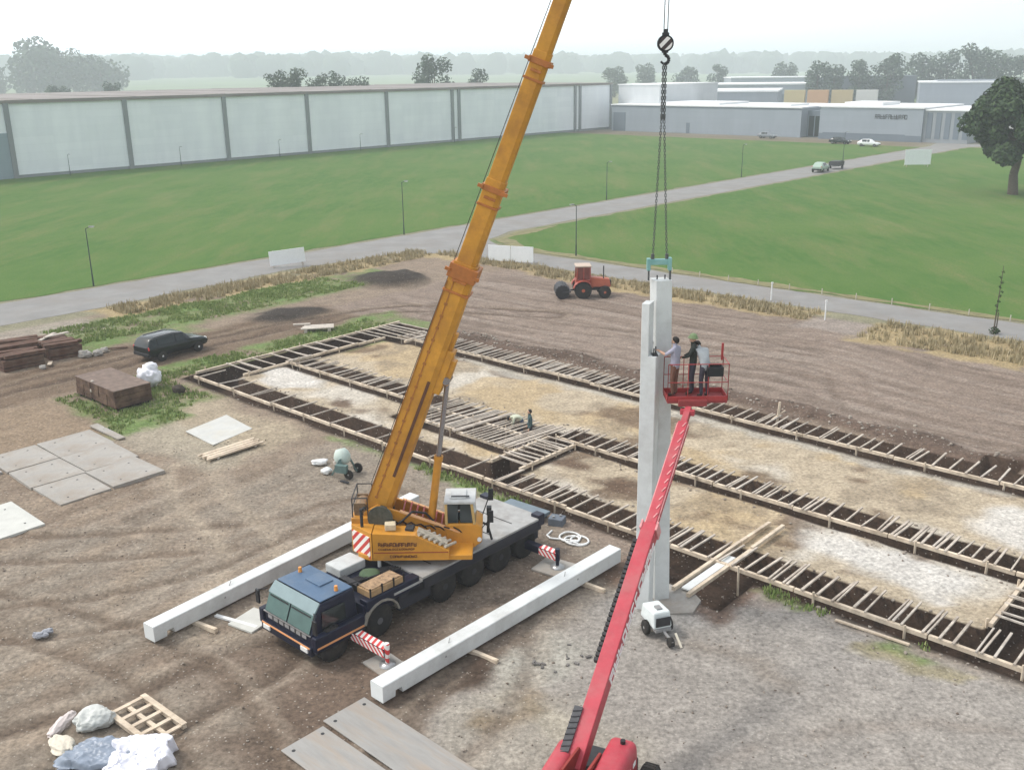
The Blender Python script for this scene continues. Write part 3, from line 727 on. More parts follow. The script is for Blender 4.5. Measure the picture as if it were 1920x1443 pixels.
# loose bits on the superstructure: hoses, boxes, pipes behind the cab
m = MB(); rr = random.Random(4)
for k in range(9): x = -4.3 + .3 * k; m.path([(x, 28.35, 2.42 - .02 * k), (x + .15, 28.5 + .05 * rr.random(), 2.55 - .06 * k), (x + .4, 28.62, 2.3 - .06 * k)], .025, 5)
m.path([(-3.6, 28.4, 2.4), (-3.2, 28.5, 2.75), (-2.8, 28.7, 2.6), (-2.3, 28.75, 2.0)], .035, 6); m.build('hydraulic_hose', M_black, cr, True)
m = MB(); m.box((-3.85, 28.0, 2.5), (.34, .3, .2), .1); m.build('valve_box', mat('cream box', (.55, .47, .33), .6, .2, 6), cr, True, bevel=.02)
m = MB(); m.box((-3.25, 28.08, 2.36), (.26, .34, .16), -.1); m.build('oil_tank', M_dark, cr, True, bevel=.02)
m = MB(); m.tube((-4.75, 28.1, 2.44), (-4.75, 28.1, 3.05), .05, n=10); m.tube((-4.75, 28.1, 3.0), (-4.62, 28.02, 3.12), .05, n=10); m.build('exhaust_pipe', M_dark, cr, True)
m = MB(); m.path([(-.85, 29.5, 1.5), (-.8, 29.5, 2.35)], .05, 8); m.box((-.8, 29.5, 2.3), (.16, .2, .26)); m.path([(-.72, 29.2, 1.4), (-.85, 29.25, 1.9), (-1.0, 29.3, 1.95)], .04, 8); m.build('air_filter', M_black, cr, True)
# operator cab
CX0, CX1, CY0, CY1 = -2.18, -1.02, 28.55, 29.6
m = MB(); xz([(CX0, 1.45), (-1.32, 1.40), (CX1, 1.62), (CX1 + .02, 2.15), (-1.2, 2.28), (CX0, 2.28)], CY0, CY1, 0, m)
ocab = m.build('operator_cab', P_or, cr, True, bevel=.05)
m = MB()
for x, y in ((CX0 + .04, CY0 + .04), (CX0 + .04, CY1 - .04), (-1.25, CY0 + .04), (-1.25, CY1 - .04)):
    m = MB(); m.bar((x, y, 2.25), (x if x < -2 else x - .08, y, 2.98), .08, .08); m.build('cab_post', mat('cab post ochre', (.50, .33, .12), .5), ocab, True)
m = MB(); m.bx(CX0 - .02, -1.20, CY0 - .03, CY1 + .03, 2.96, 3.05); m.bx(CX0 + .15, -1.5, CY0 + .2, CY1 - .2, 3.05, 3.10); m.build('cab_roof', mat('chalky cab roof', (.52, .53, .52), .6, .1, 4, 0, dirt=(.35, .33, .28), dirt_amt=.5), ocab, True, bevel=.03)
m = MB(); m.hexa([(-1.98, CY0 + .24, 3.1), (-1.4, CY0 + .24, 3.1), (-1.4, CY0 + .36, 3.1), (-1.98, CY0 + .36, 3.1), (-1.98, CY0 + .24, 3.104), (-1.4, CY0 + .24, 3.104), (-1.4, CY0 + .36, 3.104), (-1.98, CY0 + .36, 3.104)]); m.build('roof_grille', M_black, ocab, True)
m = MB(); m.bx(CX0 + .09, -1.76, CY0 + .03, CY0 + .05, 2.3, 2.94); m.bx(-1.70, -1.32, CY0 + .03, CY0 + .05, 2.3, 2.94); m.bx(CX0 + .09, -1.3, CY1 - .05, CY1 - .03, 2.3, 2.94); m.bx(CX0 + .03, CX0 + .05, CY0 + .1, CY1 - .1, 2.3, 2.94)
m.build('side_window', M_glass, ocab, True)
m = MB(); m.hexa([(-1.2, CY0 + .09, 2.26), (-1.2, CY1 - .09, 2.26), (-1.22, CY1 - .09, 2.26), (-1.22, CY0 + .09, 2.26), (-1.3, CY0 + .09, 2.96), (-1.3, CY1 - .09, 2.96), (-1.32, CY1 - .09, 2.96), (-1.32, CY0 + .09, 2.96)]); m.build('front_window', M_glassg, ocab, True)
m = MB(); m.bx(-1.95, -1.6, CY0 + .3, CY1 - .3, 2.0, 2.36); m.bx(-2.0, -1.9, CY0 + .3, CY1 - .3, 2.3, 2.8); m.build('operator_seat', M_black, ocab, True, bevel=.03)
m = MB(); m.bar((CX1, CY0 + .05, 2.1), (CX1 + .3, CY0 - .05, 2.5), .03, .03); m.bx(CX1 + .22, CX1 + .38, CY0 - .08, CY0 - .03, 2.35, 2.75); m.build('mirror', M_black, ocab, True); m = MB(); m.bar((CX1, CY1, 2.1), (CX1 + .28, CY1 + .05, 2.9), .03, .03); m.bx(CX1 + .2, CX1 + .36, CY1 + .02, CY1 + .07, 2.6, 3.0)
m.build('mirror', M_black, ocab, True)
m = MB(); m.tube((-1.1, CY0 - .02, 1.75), (-1.1, CY0 - .08, 1.75), .07, n=10); m.build('work_lamp', M_lamp, ocab, True)

# telescopic boom
BP0 = Vector((-4.38, 29.08, 2.45)); BP1 = Vector((3.95, 27.75, 24.2)); BD = (BP1 - BP0).normalized(); BL = (BP1 - BP0).length
BS = BD.cross(Vector((0, 0, 1))).normalized(); BN = BS.cross(BD).normalized()      # side and upper normals
def bpt(t_, n_=0, s_=0): return BP0 + BD * (BL * t_) + BN * n_ + BS * s_
def boom_sec(mb, t0, t1, w0, h0, w1, h1):
    vs = []
    for t_, w, h in ((t0, w0, h0), (t1, w1, h1)):
        c = bpt(t_); k = .74
        for a, b in ((-.5, .5), (.5, .5), (.5, -.25), (.5 * k, -.46), (0.12, -.5), (-.12, -.5), (-.5 * k, -.46), (-.5, -.25)):
            vs.append(c + BS * a * w + BN * b * h)
    n = 8; mb.add(vs, [tuple(range(n)), tuple(range(2 * n - 1, n - 1, -1))] + [(i, n + i, n + (i + 1) % n, (i + 1) % n) for i in range(n)])
def collar(parent, t_, w, h, L=.22):
    m = MB(); c = bpt(t_)
    m.bar(c - BD * L / 2, c + BD * L / 2, w + .12, h + .12, up=BN)
    m.bar(c - BD * (L / 2 + .45), c - BD * (L / 2 + .38), w + .06, h + .06, up=BN)
    for s in (1, -1):
        m.bar(c + BN * h * .5 * s * 1.0 + BS * (w * .5 + .06), c + BN * (h * .5 + .16) * s + BS * (w * .5 + .06), .10, .10)
        m.bar(c - BD * .25 + BS * s * (w / 2 + .08) - BN * h * .3, c - BD * .25 + BS * s * (w / 2 + .08) + BN * h * .3, .05, .08, up=BD)
    m.build('boom_collar', mat('collar rust orange', (.40, .14, .03), .5, .2, 4), parent, True, bevel=.01)
SEC = [(-.02, .377, .80, .84, .72, .72), (.36, .487, .60, .60, .58, .58), (.47, .644, .53, .53, .51, .51), (.63, .80, .46, .46, .44, .44), (.79, .985, .40, .40, .38, .38)]
b0 = None
for i, s in enumerate(SEC):
    m = MB(); boom_sec(m, *s); o = m.build('boom_section', P_or2, cr, True, bevel=.015)
    collar(o, s[1] - .012, s[4] if i else .74, s[5] if i else .74, .42 if i == 0 else .16)
    if i == 0: b0 = o
m = MB()
for t_ in np.arange(.03, .36, .017):        # stiffener plates and wear marks along the base section
    w = .80 - .08 * t_ / .377 + .02
    m.bar(bpt(t_, .16, w / 2 - .012), bpt(t_ + .003, .16, w / 2 - .012), .04, .10, up=BN)
m.bar(bpt(.03, .16, .40), bpt(.36, .16, .362), .03, .03, up=BN); m.build('cable_clip', mat('clip brown', (.36, .14, .03), .6, .3, 5), b0, True)
m = MB()
for k_ in range(3): m.bar(bpt(.02, .40, .415 - .008 * k_), bpt(.35, .35, .375 - .008 * k_), .02, .03, up=BN)
m.build('edge_rib', mat('dark orange rib', (.30, .12, .02), .6, .3, 5), b0, True)  # darker orange strips along the near upper edge of the boom
m = MB(); m.bar(bpt(.07, -.14, .405), bpt(.215, -.16, .385), .05, .09, up=BN)
m.build('boom_cable', mat('dark trunking', (.10, .04, .02), .6, .3, 5), b0, True)
m = MB(); m.path([bpt(.06, .25, -.42), bpt(.18, .27, -.41), bpt(.36, .30, -.38), bpt(.48, .27, -.31)], .03, 6); m.build('hydraulic_hose', M_black, b0, True)
m = MB(); m.bar(bpt(.20, -.36, 0), bpt(.262, -.36, 0), .5, .42, up=BN); m.bar(bpt(.215, -.56, 0), bpt(.25, -.56, 0), .34, .3, up=BN); m.bar(bpt(.24, -.3, 0), bpt(.285, -.32, 0), .3, .3, up=BN); m.build('cylinder_bracket', P_or2, b0, True, bevel=.03)
m = MB(); m.bx(-4.6, -4.15, 28.72, 29.44, 2.15, 2.75); m.tube((-4.36, 28.5, 2.45), (-4.36, 29.66, 2.45), .16, n=14); m.build('boom_pivot', P_or, cr, True, bevel=.04)
# lift cylinder
c0 = Vector((-2.72, 28.95, 1.75)); c1 = bpt(.222, -.62); cm = c0.lerp(c1, .52)
m = MB(); m.tube(c0, cm, .125, n=16); m.tube(cm - (cm - c0).normalized() * .15, cm, .145, n=16); cy = m.build('lift_cylinder', P_or, cr, True)
m = MB(); m.tube(cm, c1, .078, n=16); m.tube(c1 - BS * .25, c1 + BS * .25, .12, n=12); m.build('cylinder_rod', mat('cylinder chrome', (.35, .34, .36), .25, .05, 3, 0, .8), cy, True)
# boom head, sheaves, rope
m = MB(); m.bar(bpt(.98), bpt(1.012), .34, .5, up=BN)
for s in (-.14, 0, .14): m.tube(bpt(1.0, -.15, s - .03), bpt(1.0, -.15, s + .03), .24, n=18)
m.build('boom_head', P_or, cr, True)
HK = Vector((4.19, 27.75, 16.62))
m = MB()
for s in (-.05, .05): m.tube(HK + Vector((s, 0, .2)), bpt(1.0, -.1) + Vector((.2 + s, 0, 0)), .013, n=5)
m.tube(bpt(1.0, .2), bpt(.04, .52), .012, n=5)
m.build('hoist_rope', M_dark, cr, True)

# hook block, slings, lifting clamp
hk = empty('hook_block', (HK.x, HK.y, HK.z), 0, 'black and white striped crane hook block hanging above the columns', 'hook block')
m = MB(); m.tube((0, -.07, .0), (0, .07, .0), .215, n=28); m.build('sheave', M_black, hk)
m = MB()
for s in (-1, 1): m.lathe((0, s * .085 - .015, 0), (0, 1, 0), [(0, .17), (.03, .17)], 28)
m.build('cheek_plate', stripes('hook chevrons', (.05, .03, .03), (.82, .78, .76), 3.6, (1, 0, -1)), hk)
m = MB(); m.tube((0, 0, .18), (0, 0, .36), .05, n=10); m.bx(-.09, .09, -.05, .05, .17, .27); m.build('rope_socket', M_dark, hk)
m = MB(); pts = [(0, 0, -.16), (0, 0, -.30)] + [(.11 * math.sin(a) , 0, -.41 + .11 * math.cos(a)) for a in np.linspace(.2, 4.3, 10)]
m.path(pts, [.05, .05] + [.045] * 7 + [.03] * 3, 8); m.tube((0, 0, -.14), (0, 0, -.24), .09, n=12); m.build('hook', M_black, hk)
SP = Vector((4.235, 27.75, 10.78))
M_chain = mat('oily chain', (.11, .115, .115), .5, .3, 12, 0, .3)
def chain(mb, p0, p1, r=.02, link=.11):
    p0, p1 = Vector(p0), Vector(p1); L = (p1 - p0).length; n = max(1, int(L / link)); d = (p1 - p0) / n
    for i in range(n):
        s = Vector((1, 0, 0)) if i % 2 else Vector((0, 1, 0)); q = p0 + d * i
        for k in (-1, 1): mb.tube(q + s * .022 * k - d * .12, q + s * .022 * k + d * 1.12, r * .55, n=5)
for s, lab in ((-1, 'left hand chain sling running from the hook down to the green clamp'), (1, 'right hand chain sling running from the hook down to the green clamp')):
    m = MB(); top = HK + Vector((s * .03, 0, -.5)); mid = HK + Vector((s * .035, 0, -1.9)); end = SP + Vector((s * .20, 0, .05))
    chain(m, top, mid, .032, .075); chain(m, mid, end, .018, .075); m.bx(mid.x - .03, mid.x + .03, mid.y - .03, mid.y + .03, mid.z - .06, mid.z + .06); m.tube(end + Vector((0, 0, .16)), end, .05, n=8)
    o = m.build('chain_sling', M_chain); tag(o, lab, 'sling', 'slings under the crane hook')
M_teal = mat('teal paint', (.20, .42, .40), .5, .15, 4, 0, dirt=(.3, .33, .3), dirt_amt=.4)
cl = empty('lifting_clamp', SP, 0, 'pale green lifting beam above the tall concrete column', 'lifting beam')
m = MB(); m.bx(-.34, .34, -.07, .07, -.10, .06); m.bx(-.36, -.26, -.1, .1, -.26, .08); m.bx(.24, .34, -.1, .1, -.26, .10); m.build('beam', M_teal, cl, bevel=.012)
m = MB()
m.bx(.285, .335, -.05, .05, -2.4, -.2, 0); m.bx(-.32, -.28, -.05, .05, -.55, -.2, 0); m.bar((.31, 0, -2.38), (-.25, -.02, -2.38), .05, .08)
m.build('lifting_strap', M_chain, cl)

# ================================================================== PRECAST COLUMNS
def lean(b, t_, h):
    b, t_ = Vector(b), Vector(t_); return lambda v: v + (t_ - b) * (v.z / h)
def column(name, label, base, top, h, w, rz, notch):
    o = empty(name, base, 0, label, 'column', 'tall standing concrete columns')
    f = lean(base, (top[0], top[1], base[2]), h); B = Vector(base); co, si = math.cos(rz), math.sin(rz)
    def tr(v):
        q = Vector((v.x * co - v.y * si, v.x * si + v.y * co, v.z)); d = (Vector((top[0], top[1], base[2])) - B) * (v.z / h); return q + d
    c = .018; k = w / 2
    sq = [(-k + c, -k), (k - c, -k), (k, -k + c), (k, k - c), (k - c, k), (-k + c, k), (-k, k - c), (-k, -k + c)]
    m = MB()
    if notch:
        m.prism(sq, 0, h - notch, xf=tr)
        hs = [(-k + c, -k), (-.012, -k), (.0, -k + c), (.0, k - c), (-.012, k), (-k + c, k), (-k, k - c), (-k, -k + c)]
        m.prism(hs, h - notch - .01, h, xf=tr)
        sh = m.build('shaft', M_conc, o)
        m = MB()
        for y in (-.1, .1):
            p = tr(Vector((.12, y, h - notch))); m.tube(p, p + Vector((0, 0, .22)), .02, n=8)
        p = tr(Vector((.12, 0, h - notch))); m.box((p.x, p.y, p.z + .012), (.16, .3, .024)); m.build('anchor_bolt', M_dark, sh)
    else:
        m.prism(sq, 0, h, xf=tr); sh = m.build('shaft', M_conc, o)
        m = MB()
        for x in (-.12, .12):
            p = tr(Vector((x, 0, h))); m.tube(p, p + Vector((0, 0, .12)), .02, n=8)
        m.build('anchor_bolt', M_dark, sh)
    return o
column('concrete_column', 'tall concrete column with a stepped top, the left one of the standing pair', (4.02, 27.22, -.05), (3.98, 27.22), 9.75, .46, R(-24), 1.52)
column('concrete_column', 'tallest concrete column, hanging in the crane slings behind its stepped neighbour', (4.60, 27.86, -.05), (4.30, 27.80), 10.3, .49, R(14), 0)
def lying(label, p0, p1, w, h):
    d = (Vector(p1) - Vector(p0)); L = d.length; rz = math.atan2(d.y, d.x)
    o = empty('precast_beam', p0, rz, label, 'concrete beam', 'precast concrete columns lying on the ground')
    c = .02; k = w / 2; z0 = .12; m = MB()
    sect = lambda x, zb: [(x, -k + c, zb), (x, k - c, zb), (x, k, zb + c), (x, k, z0 + h - c), (x, k - c, z0 + h), (x, -k + c, z0 + h), (x, -k, z0 + h - c), (x, -k, zb + c)]
    xs = [(0, z0), (.42, z0), (.44, z0 + .17), (.66, z0 + .17), (.70, z0), (L, z0)]
    vs = []; 
    for x, zb in xs: vs += sect(x, zb)
    n = 8; fs = [tuple(range(n)), tuple(range(len(vs) - 1, len(vs) - n - 1, -1))]
    for i in range(len(xs) - 1): fs += [(i * n + j, (i + 1) * n + j, (i + 1) * n + (j + 1) % n, i * n + (j + 1) % n) for j in range(n)]
    m.add(vs, fs); b = m.build('shaft', M_conc, o)
    m = MB()
    for x in (L * .22, L * .78): m.tube((x, -k - .004, z0 + h * .62), (x, k + .004, z0 + h * .62), .035, n=12)
    for x in (L * .25, L * .74): m.bar((x, -.03, z0 + h), (x + .12, .03, z0 + h + .09), .02, .02)
    m.build('lifting_socket', M_grey, b)
    return o
lying('long white precast column on the gravel in front of the crane', W(30.05, -12.6), W(30.15, -2.15), .50, .50)
lying('long white precast column lying behind the crane, its near end by the cab', W(22.75, -15.1), W(21.75, -3.6), .50, .50)
for (a, b, r, lab) in ((30.3, -9.2, .1, 'timber bearer under the front precast column, near its middle'), (30.2, -4.0, .05, 'timber bearer under the far end of the front precast column'),
                       (22.95, -13.6, .2, 'timber bearer under the near end of the rear precast column'), (22.2, -7.0, .1, 'timber bearer under the far part of the rear precast column')):
    m = MB(); m.box((0, 0, .04), (1.3, .12, .155)); o = m.build('timber_bearer', M_wood, bevel=.008); o.location = W(a + (.25 if b > -10 else .1), b, .0); o.rotation_euler = (0, 0, TH + r); tag(o, lab, 'timber', 'bearers under the lying columns')

# ================================================================== RED BOOM LIFT
LB0 = Vector((1.72, 19.2, 1.95)); LE = Vector((4.98, 26.35, 6.80)); LD = (LE - LB0).normalized(); LL = (LE - LB0).length
hd = math.atan2(LD.y, LD.x)
lf = empty('boom_lift', (1.52, 18.05, 0), hd - math.pi / 2, 'red telescopic boom lift reaching up to the columns, seen from behind', 'boom lift')
LS = LD.cross(Vector((0, 0, 1))).normalized(); LN = LS.cross(LD).normalized()
def lpt(d, n_=0, s_=0): return LB0 + LD * d + LN * n_ + LS * s_
m = MB(); m.bx(-.75, .75, -1.5, 1.5, .45, .85); m.bx(-.8, 1.15, -1.15, -.85, .4, .6); m.bx(-.8, 1.15, .85, 1.15, .4, .6); m.build('chassis', M_dark, lf, bevel=.03)
for s in (1, -1):
    for y in (-1.05, 1.05): wheel(lf, ((1.12 if s > 0 else -.80), y, .5), (s, 0, 0), .5, .36, rim=M_red)
m = MB(); m.tube((0, 0, .85), (0, 0, 1.0), .6, n=28); m.build('slewing_ring', M_dark, lf)
def hump(x0, x1, y0, y1, z0, z1):
    mb = MB(); bm = bmesh.new(); bmesh.ops.create_cube(bm, size=1)
    for v in bm.verts: v.co = Vector((x0 + (v.co.x + .5) * (x1 - x0), y0 + (v.co.y + .5) * (y1 - y0), z0 + (v.co.z + .5) * (z1 - z0)))
    for v in bm.verts:
        if v.co.z > z1 - .01 and v.co.y > y1 - .01: v.co.y -= .14
    bmesh.ops.bevel(bm, geom=[e for e in bm.edges if max(v.co.z for v in e.verts) > z1 - .01], offset=.17, segments=5, profile=.5, affect='EDGES')
    vs = [v.co.copy() for v in bm.verts]; bm.verts.index_update(); mb.add(vs, [tuple(v.index for v in f.verts) for f in bm.faces], 0, True); bm.free(); return mb
ho = hump(.27, .90, -1.35, 1.05, 1.0, 1.78).build('engine_hood', M_red, lf)
m = MB(); m.tube((.62, .66, 1.78), (.62, .66, 1.86), .06, n=12); m.build('filler_cap', M_black, ho)
m = MB()
for k in range(5): m.bx(.902, .91, -.9 + .36 * k, -.72 + .36 * k, 1.28, 1.40)
m.build('sticker', M_white, ho)
hump(-.84, -.36, -1.35, .72, 1.0, 1.62).build('tank_hood', M_red, lf)
m = MB(); m.bx(-.84, .88, -1.7, -1.2, .95, 1.7); m.build('counterweight', M_red, lf, bevel=.1)
m = MB()
for s in (.25, -.25): m.hexa([(s - .03, -1.1, 1.0), (s + .03, -1.1, 1.0), (s + .03, .7, 1.0), (s - .03, .7, 1.0), (s - .03, -.8, 1.9), (s + .03, -.8, 1.9), (s + .03, .2, 1.75), (s - .03, .2, 1.75)])
m.build('boom_bracket', M_redd, lf, bevel=.01)
m = MB(); m.bar(lpt(-1.35), lpt(5.2), .38, .42, up=LN); s1 = m.build('boom_section', M_red, lf, True, bevel=.02)
m = MB(); m.bar(lpt(5.1), lpt(LL - .55), .27, .30, up=LN); s2 = m.build('boom_section', M_red, lf, True, bevel=.015)
m = MB(); m.bar(lpt(LL - .6), lpt(LL + .05), .18, .2, up=LN); m.bar(lpt(LL - .1, .0, -.2), lpt(LL - .1, .0, .2), .16, .16); m.build('jib', M_red, lf, True, bevel=.015)
m = MB()
for s in (-.205, .205): m.bar(lpt(5.0, 0, s), lpt(5.25, 0, s), .05, .46, up=LN)
for d in np.arange(5.4, LL - .7, .28): m.bar(lpt(d, .11, .14), lpt(d + .24, -.11, .14), .014, .03, up=LS); m.bar(lpt(d, .16, .03), lpt(d + .15, .16, .10), .03, .02, up=LN)
for s in (-.15, .15): m.bar(lpt(5.2, .10, s), lpt(LL - .6, .10, s), .03, .03)
m.build('cable_guide', mat('chalky pink', (.62, .26, .26), .6, .3, 6), s2, True)
m = MB()
for k in range(26): m.bar(lpt(1.25 + .135 * k, .04, -.26), lpt(1.34 + .135 * k, .04, -.26), .12, .15, up=LN)
m.bar(lpt(1.2, -.06, -.23), lpt(4.8, -.06, -.23), .06, .03, up=LN); m.build('cable_chain', M_black, s1, True)
m = MB(); m.bar(lpt(-1.15, .15, -.26), lpt(.02, .15, -.26), .20, .22, up=LN)
for k in range(8): m.bar(lpt(-1.1 + .14 * k, .27, -.36), lpt(-1.04 + .14 * k, .27, -.16), .03, .03)
m.build('hose_tray', mat('dark tray', (.06, .06, .065), .6, .3, 8), s1, True)
m = MB(); rows_of_strokes(m, lpt(.9, -.14, .196), LD, LN, 3.9, .27, 11, 11, LS, depth=.012); m.build('lettering', mat('white lettering', (.85, .83, .82), .5), s1, True)
m = MB(); m.tube(lpt(-.7, -.55), lpt(2.0, -.25), .09, n=12); m.tube(lpt(1.2, -.36), lpt(2.0, -.25), .11, n=12); m.build('lift_cylinder', M_redd, s1, True)
# platform
PX0, PX1, PYa, PYb, PZ = 4.40, 6.1, 26.5, 27.3, 7.0
m = MB(); m.bx(PX0, PX1, PYa, PYb, PZ - .07, PZ); m.bx(PX0 + .3, PX1 - .6, PYa - .15, PYa, PZ - .12, PZ + .06)
pl = m.build('platform_floor', mat('dusty red floor', (.26, .04, .04), .7, .25, 5), lf, True, bevel=.01)
m = MB()
cs = [(PX0, PYa), (PX1, PYa), (PX1, PYb), (PX0, PYb)]
for i in range(4):
    p, q = Vector((*cs[i], 0)), Vector((*cs[(i + 1) % 4], 0))
    for z in ((1.08, .55, .12) if i != 3 else (.12,)): m.tube(p + Vector((0, 0, PZ + z)), q + Vector((0, 0, PZ + z)), .013, n=6)
    for k in range(0, 4 if i % 2 == 0 else 2): r = p.lerp(q, k / (3 if i % 2 == 0 else 1)); m.tube(r + Vector((0, 0, PZ)), r + Vector((0, 0, PZ + 1.08)), .013, n=6)
    m.bar(p + Vector((0, 0, PZ + .07)), q + Vector((0, 0, PZ + .07)), .012, .14)
m.tube((PX1 - .06, PYb - .1, PZ + 1.0), (PX1 - .06, PYb - .1, PZ + 1.5), .035, n=8)
m.build('guard_rail', mat('rail red', (.36, .04, .04), .45, .15, 4), pl, True)
m = MB(); m.bx(5.5, 5.95, PYa - .04, PYa + .16, PZ + .72, PZ + 1.0); m.bx(5.55, 5.9, PYa + .02, PYa + .1, PZ + 1.0, PZ + 1.08); m.build('control_box', M_black, pl, True, bevel=.02)
m = MB(); m.bx(5.0, 5.55, PYa + .05, PYa + .3, PZ, PZ + .28); m.build('tool_box', mat('maroon case', (.16, .03, .03), .6), None) if False else None

# ================================================================== PEOPLE
M_skin = mat('skin', (.50, .30, .21), .6, .06, 8)
M_hair = mat('dark hair', (.02, .016, .013), .7, .2, 20)
M_shoe = mat('work boots', (.05, .035, .025), .8, .2, 8)
def cloth(name, c): return mat(name, c, .9, .14, 7, .2)
def person(label, loc, rz, pose, shirt, trousers, sleeves=True, head='hair', headcol=None, legs_bare=False):
    J = dict(pelvis=(0, 0, .95), spine=(0, .0, 1.13), chest=(0, .015, 1.34), neck=(0, .02, 1.50), chin=(0, .035, 1.575), head=(0, .03, 1.655), crown=(0, .02, 1.72),
             shL=(-.17, 0, 1.42), elL=(-.24, -.02, 1.14), wrL=(-.25, .1, .90), shR=(.17, 0, 1.42), elR=(.24, -.02, 1.14), wrR=(.25, .1, .90),
             hiL=(-.09, 0, .90), knL=(-.10, .03, .50), anL=(-.10, 0, .09), toL=(-.12, .17, .035), hiR=(.09, 0, .90), knR=(.10, .03, .50), anR=(.10, 0, .09), toR=(.12, .17, .035))
    J.update({k: v for k, v in pose.items() if k != 'face'}); J = {k: Vector(v) for k, v in J.items()}
    rad = dict(pelvis=(.155, .12), spine=(.15, .105), chest=(.165, .115), neck=(.06, .06), chin=(.07, .08), head=(.082, .10), crown=(.055, .07), shL=(.072,) * 2, elL=(.05,) * 2, wrL=(.032, .036), shR=(.072,) * 2, elR=(.05,) * 2, wrR=(.032, .036),
               hiL=(.098,) * 2, knL=(.066,) * 2, anL=(.048,) * 2, toL=(.045, .035), hiR=(.098,) * 2, knR=(.066,) * 2, anR=(.048,) * 2, toR=(.045, .035))
    E = [('pelvis', 'spine'), ('spine', 'chest'), ('chest', 'neck'), ('neck', 'chin'), ('chin', 'head'), ('head', 'crown'), ('chest', 'shL'), ('shL', 'elL'), ('elL', 'wrL'), ('chest', 'shR'), ('shR', 'elR'), ('elR', 'wrR'),
         ('pelvis', 'hiL'), ('hiL', 'knL'), ('knL', 'anL'), ('anL', 'toL'), ('pelvis', 'hiR'), ('hiR', 'knR'), ('knR', 'anR'), ('anR', 'toR')]
    names = list(J); me = bpy.data.meshes.new('person_body'); me.from_pydata([J[n] for n in names], [(names.index(a), names.index(b)) for a, b in E], [])
    ob = bpy.data.objects.new('person_tmp', me); C.objects.link(ob)
    sk = ob.modifiers.new('skin', 'SKIN'); sk.use_smooth_shade = True
    for i, n in enumerate(names): me.skin_vertices[0].data[i].radius = rad[n]; me.skin_vertices[0].data[i].use_root = (n == 'pelvis')
    sb = ob.modifiers.new('sub', 'SUBSURF'); sb.levels = 2; sb.render_levels = 2
    dg = bpy.context.evaluated_depsgraph_get(); bm = bmesh.new(); bm.from_object(ob, dg)
    bpy.data.objects.remove(ob)
    MI = dict(torso=1, sleeve=1 if sleeves else 0, fore=0, leg=2, shin=0 if legs_bare else 2, foot=3, skin=0)
    seg = {('pelvis', 'spine'): 'torso', ('spine', 'chest'): 'torso', ('chest', 'neck'): 'torso', ('neck', 'chin'): 'skin', ('chin', 'head'): 'skin', ('head', 'crown'): 'skin', ('chest', 'shL'): 'torso', ('chest', 'shR'): 'torso', ('shL', 'elL'): 'sleeve_u', ('shR', 'elR'): 'sleeve_u',
           ('elL', 'wrL'): 'sleeve', ('elR', 'wrR'): 'sleeve', ('pelvis', 'hiL'): 'leg', ('pelvis', 'hiR'): 'leg', ('hiL', 'knL'): 'leg', ('hiR', 'knR'): 'leg', ('knL', 'anL'): 'shin', ('knR', 'anR'): 'shin', ('anL', 'toL'): 'foot', ('anR', 'toR'): 'foot'}
    MI['sleeve_u'] = 1
    m = MB(); vs = [v.co.copy() for v in bm.verts]; bm.verts.index_update()
    def dseg(p, a, b):
        ab_ = b - a; t_ = max(0, min(1, (p - a).dot(ab_) / ab_.length_squared)); return (p - a - ab_ * t_).length
    for f in bm.faces:
        c = f.calc_center_median(); k = min(E, key=lambda e: dseg(c, J[e[0]], J[e[1]]) / (1.0 if seg[e] not in ('torso',) else 1.6))
        m.f.append([v.index for v in f.verts]); m.m.append(MI[seg[k]]); m.sm.append(True)
    m.v = [tuple(v) for v in vs]; bm.free()
    # hands: palm, four fingers of different lengths and a thumb from the side of the palm
    for s, e, w in ((-1, 'elL', 'wrL'), (1, 'elR', 'wrR')):
        d = (J[w] - J[e]).normalized(); up = Vector((0, 0, 1)) if abs(d.z) < .9 else Vector((0, 1, 0)); sx = d.cross(up).normalized(); sy = sx.cross(d).normalized()
        p = J[w]; m.bar(p - d * .02, p + d * .085, .058, .03, up=sy, mi=0, w1=.078, h1=.026)
        for k, L in enumerate((.062, .075, .07, .055)):
            q = p + d * .08 + sx * (-.03 + .02 * k); r = q + d * L * .55 - sy * .008; t_ = r + d * L * .4 - sy * L * .35
            m.tube(q, r, .0092, .0085, 6); m.tube(r, t_, .0085, .006, 6)
        q = p + d * .025 - sx * s * .03; r = q + d * .035 - sx * s * .025; m.tube(q, r, .011, .01, 6); m.tube(r, r + d * .03 - sy * .01, .01, .007, 6)
    # face
    fd = (J['head'] - J['chin']); fu = fd.normalized(); fw = Vector(pose.get('face', (0, 1, 0))); fw = (fw - fu * fw.dot(fu)).normalized(); fs = fw.cross(fu)
    hc = J['chin'].lerp(J['head'], .45)
    m.blob(hc + fw * .098 - fu * .005, (.014, .018, .02), 1, .05, 1); m.bar(hc + fw * .094 - fu * .045 - fs * .022, hc + fw * .094 - fu * .045 + fs * .022, .008, .008, mi=4)
    for s in (-1, 1):
        m.blob(hc + fw * .088 + fs * .03 * s + fu * .028, (.012, .008, .008), 2, 0, 1, mi=4); m.blob(hc + fs * .088 * s - fw * .01 + fu * .01, (.012, .025, .034), 3, .05, 1)
    o = m.build('person', [M_skin, shirt, trousers, M_shoe, M_hair]); o.location = loc; o.rotation_euler = (0, 0, rz)
    tag(o, label, 'person', 'workers on the site')
    hm = MB(); c = J['head'] + fu * .02
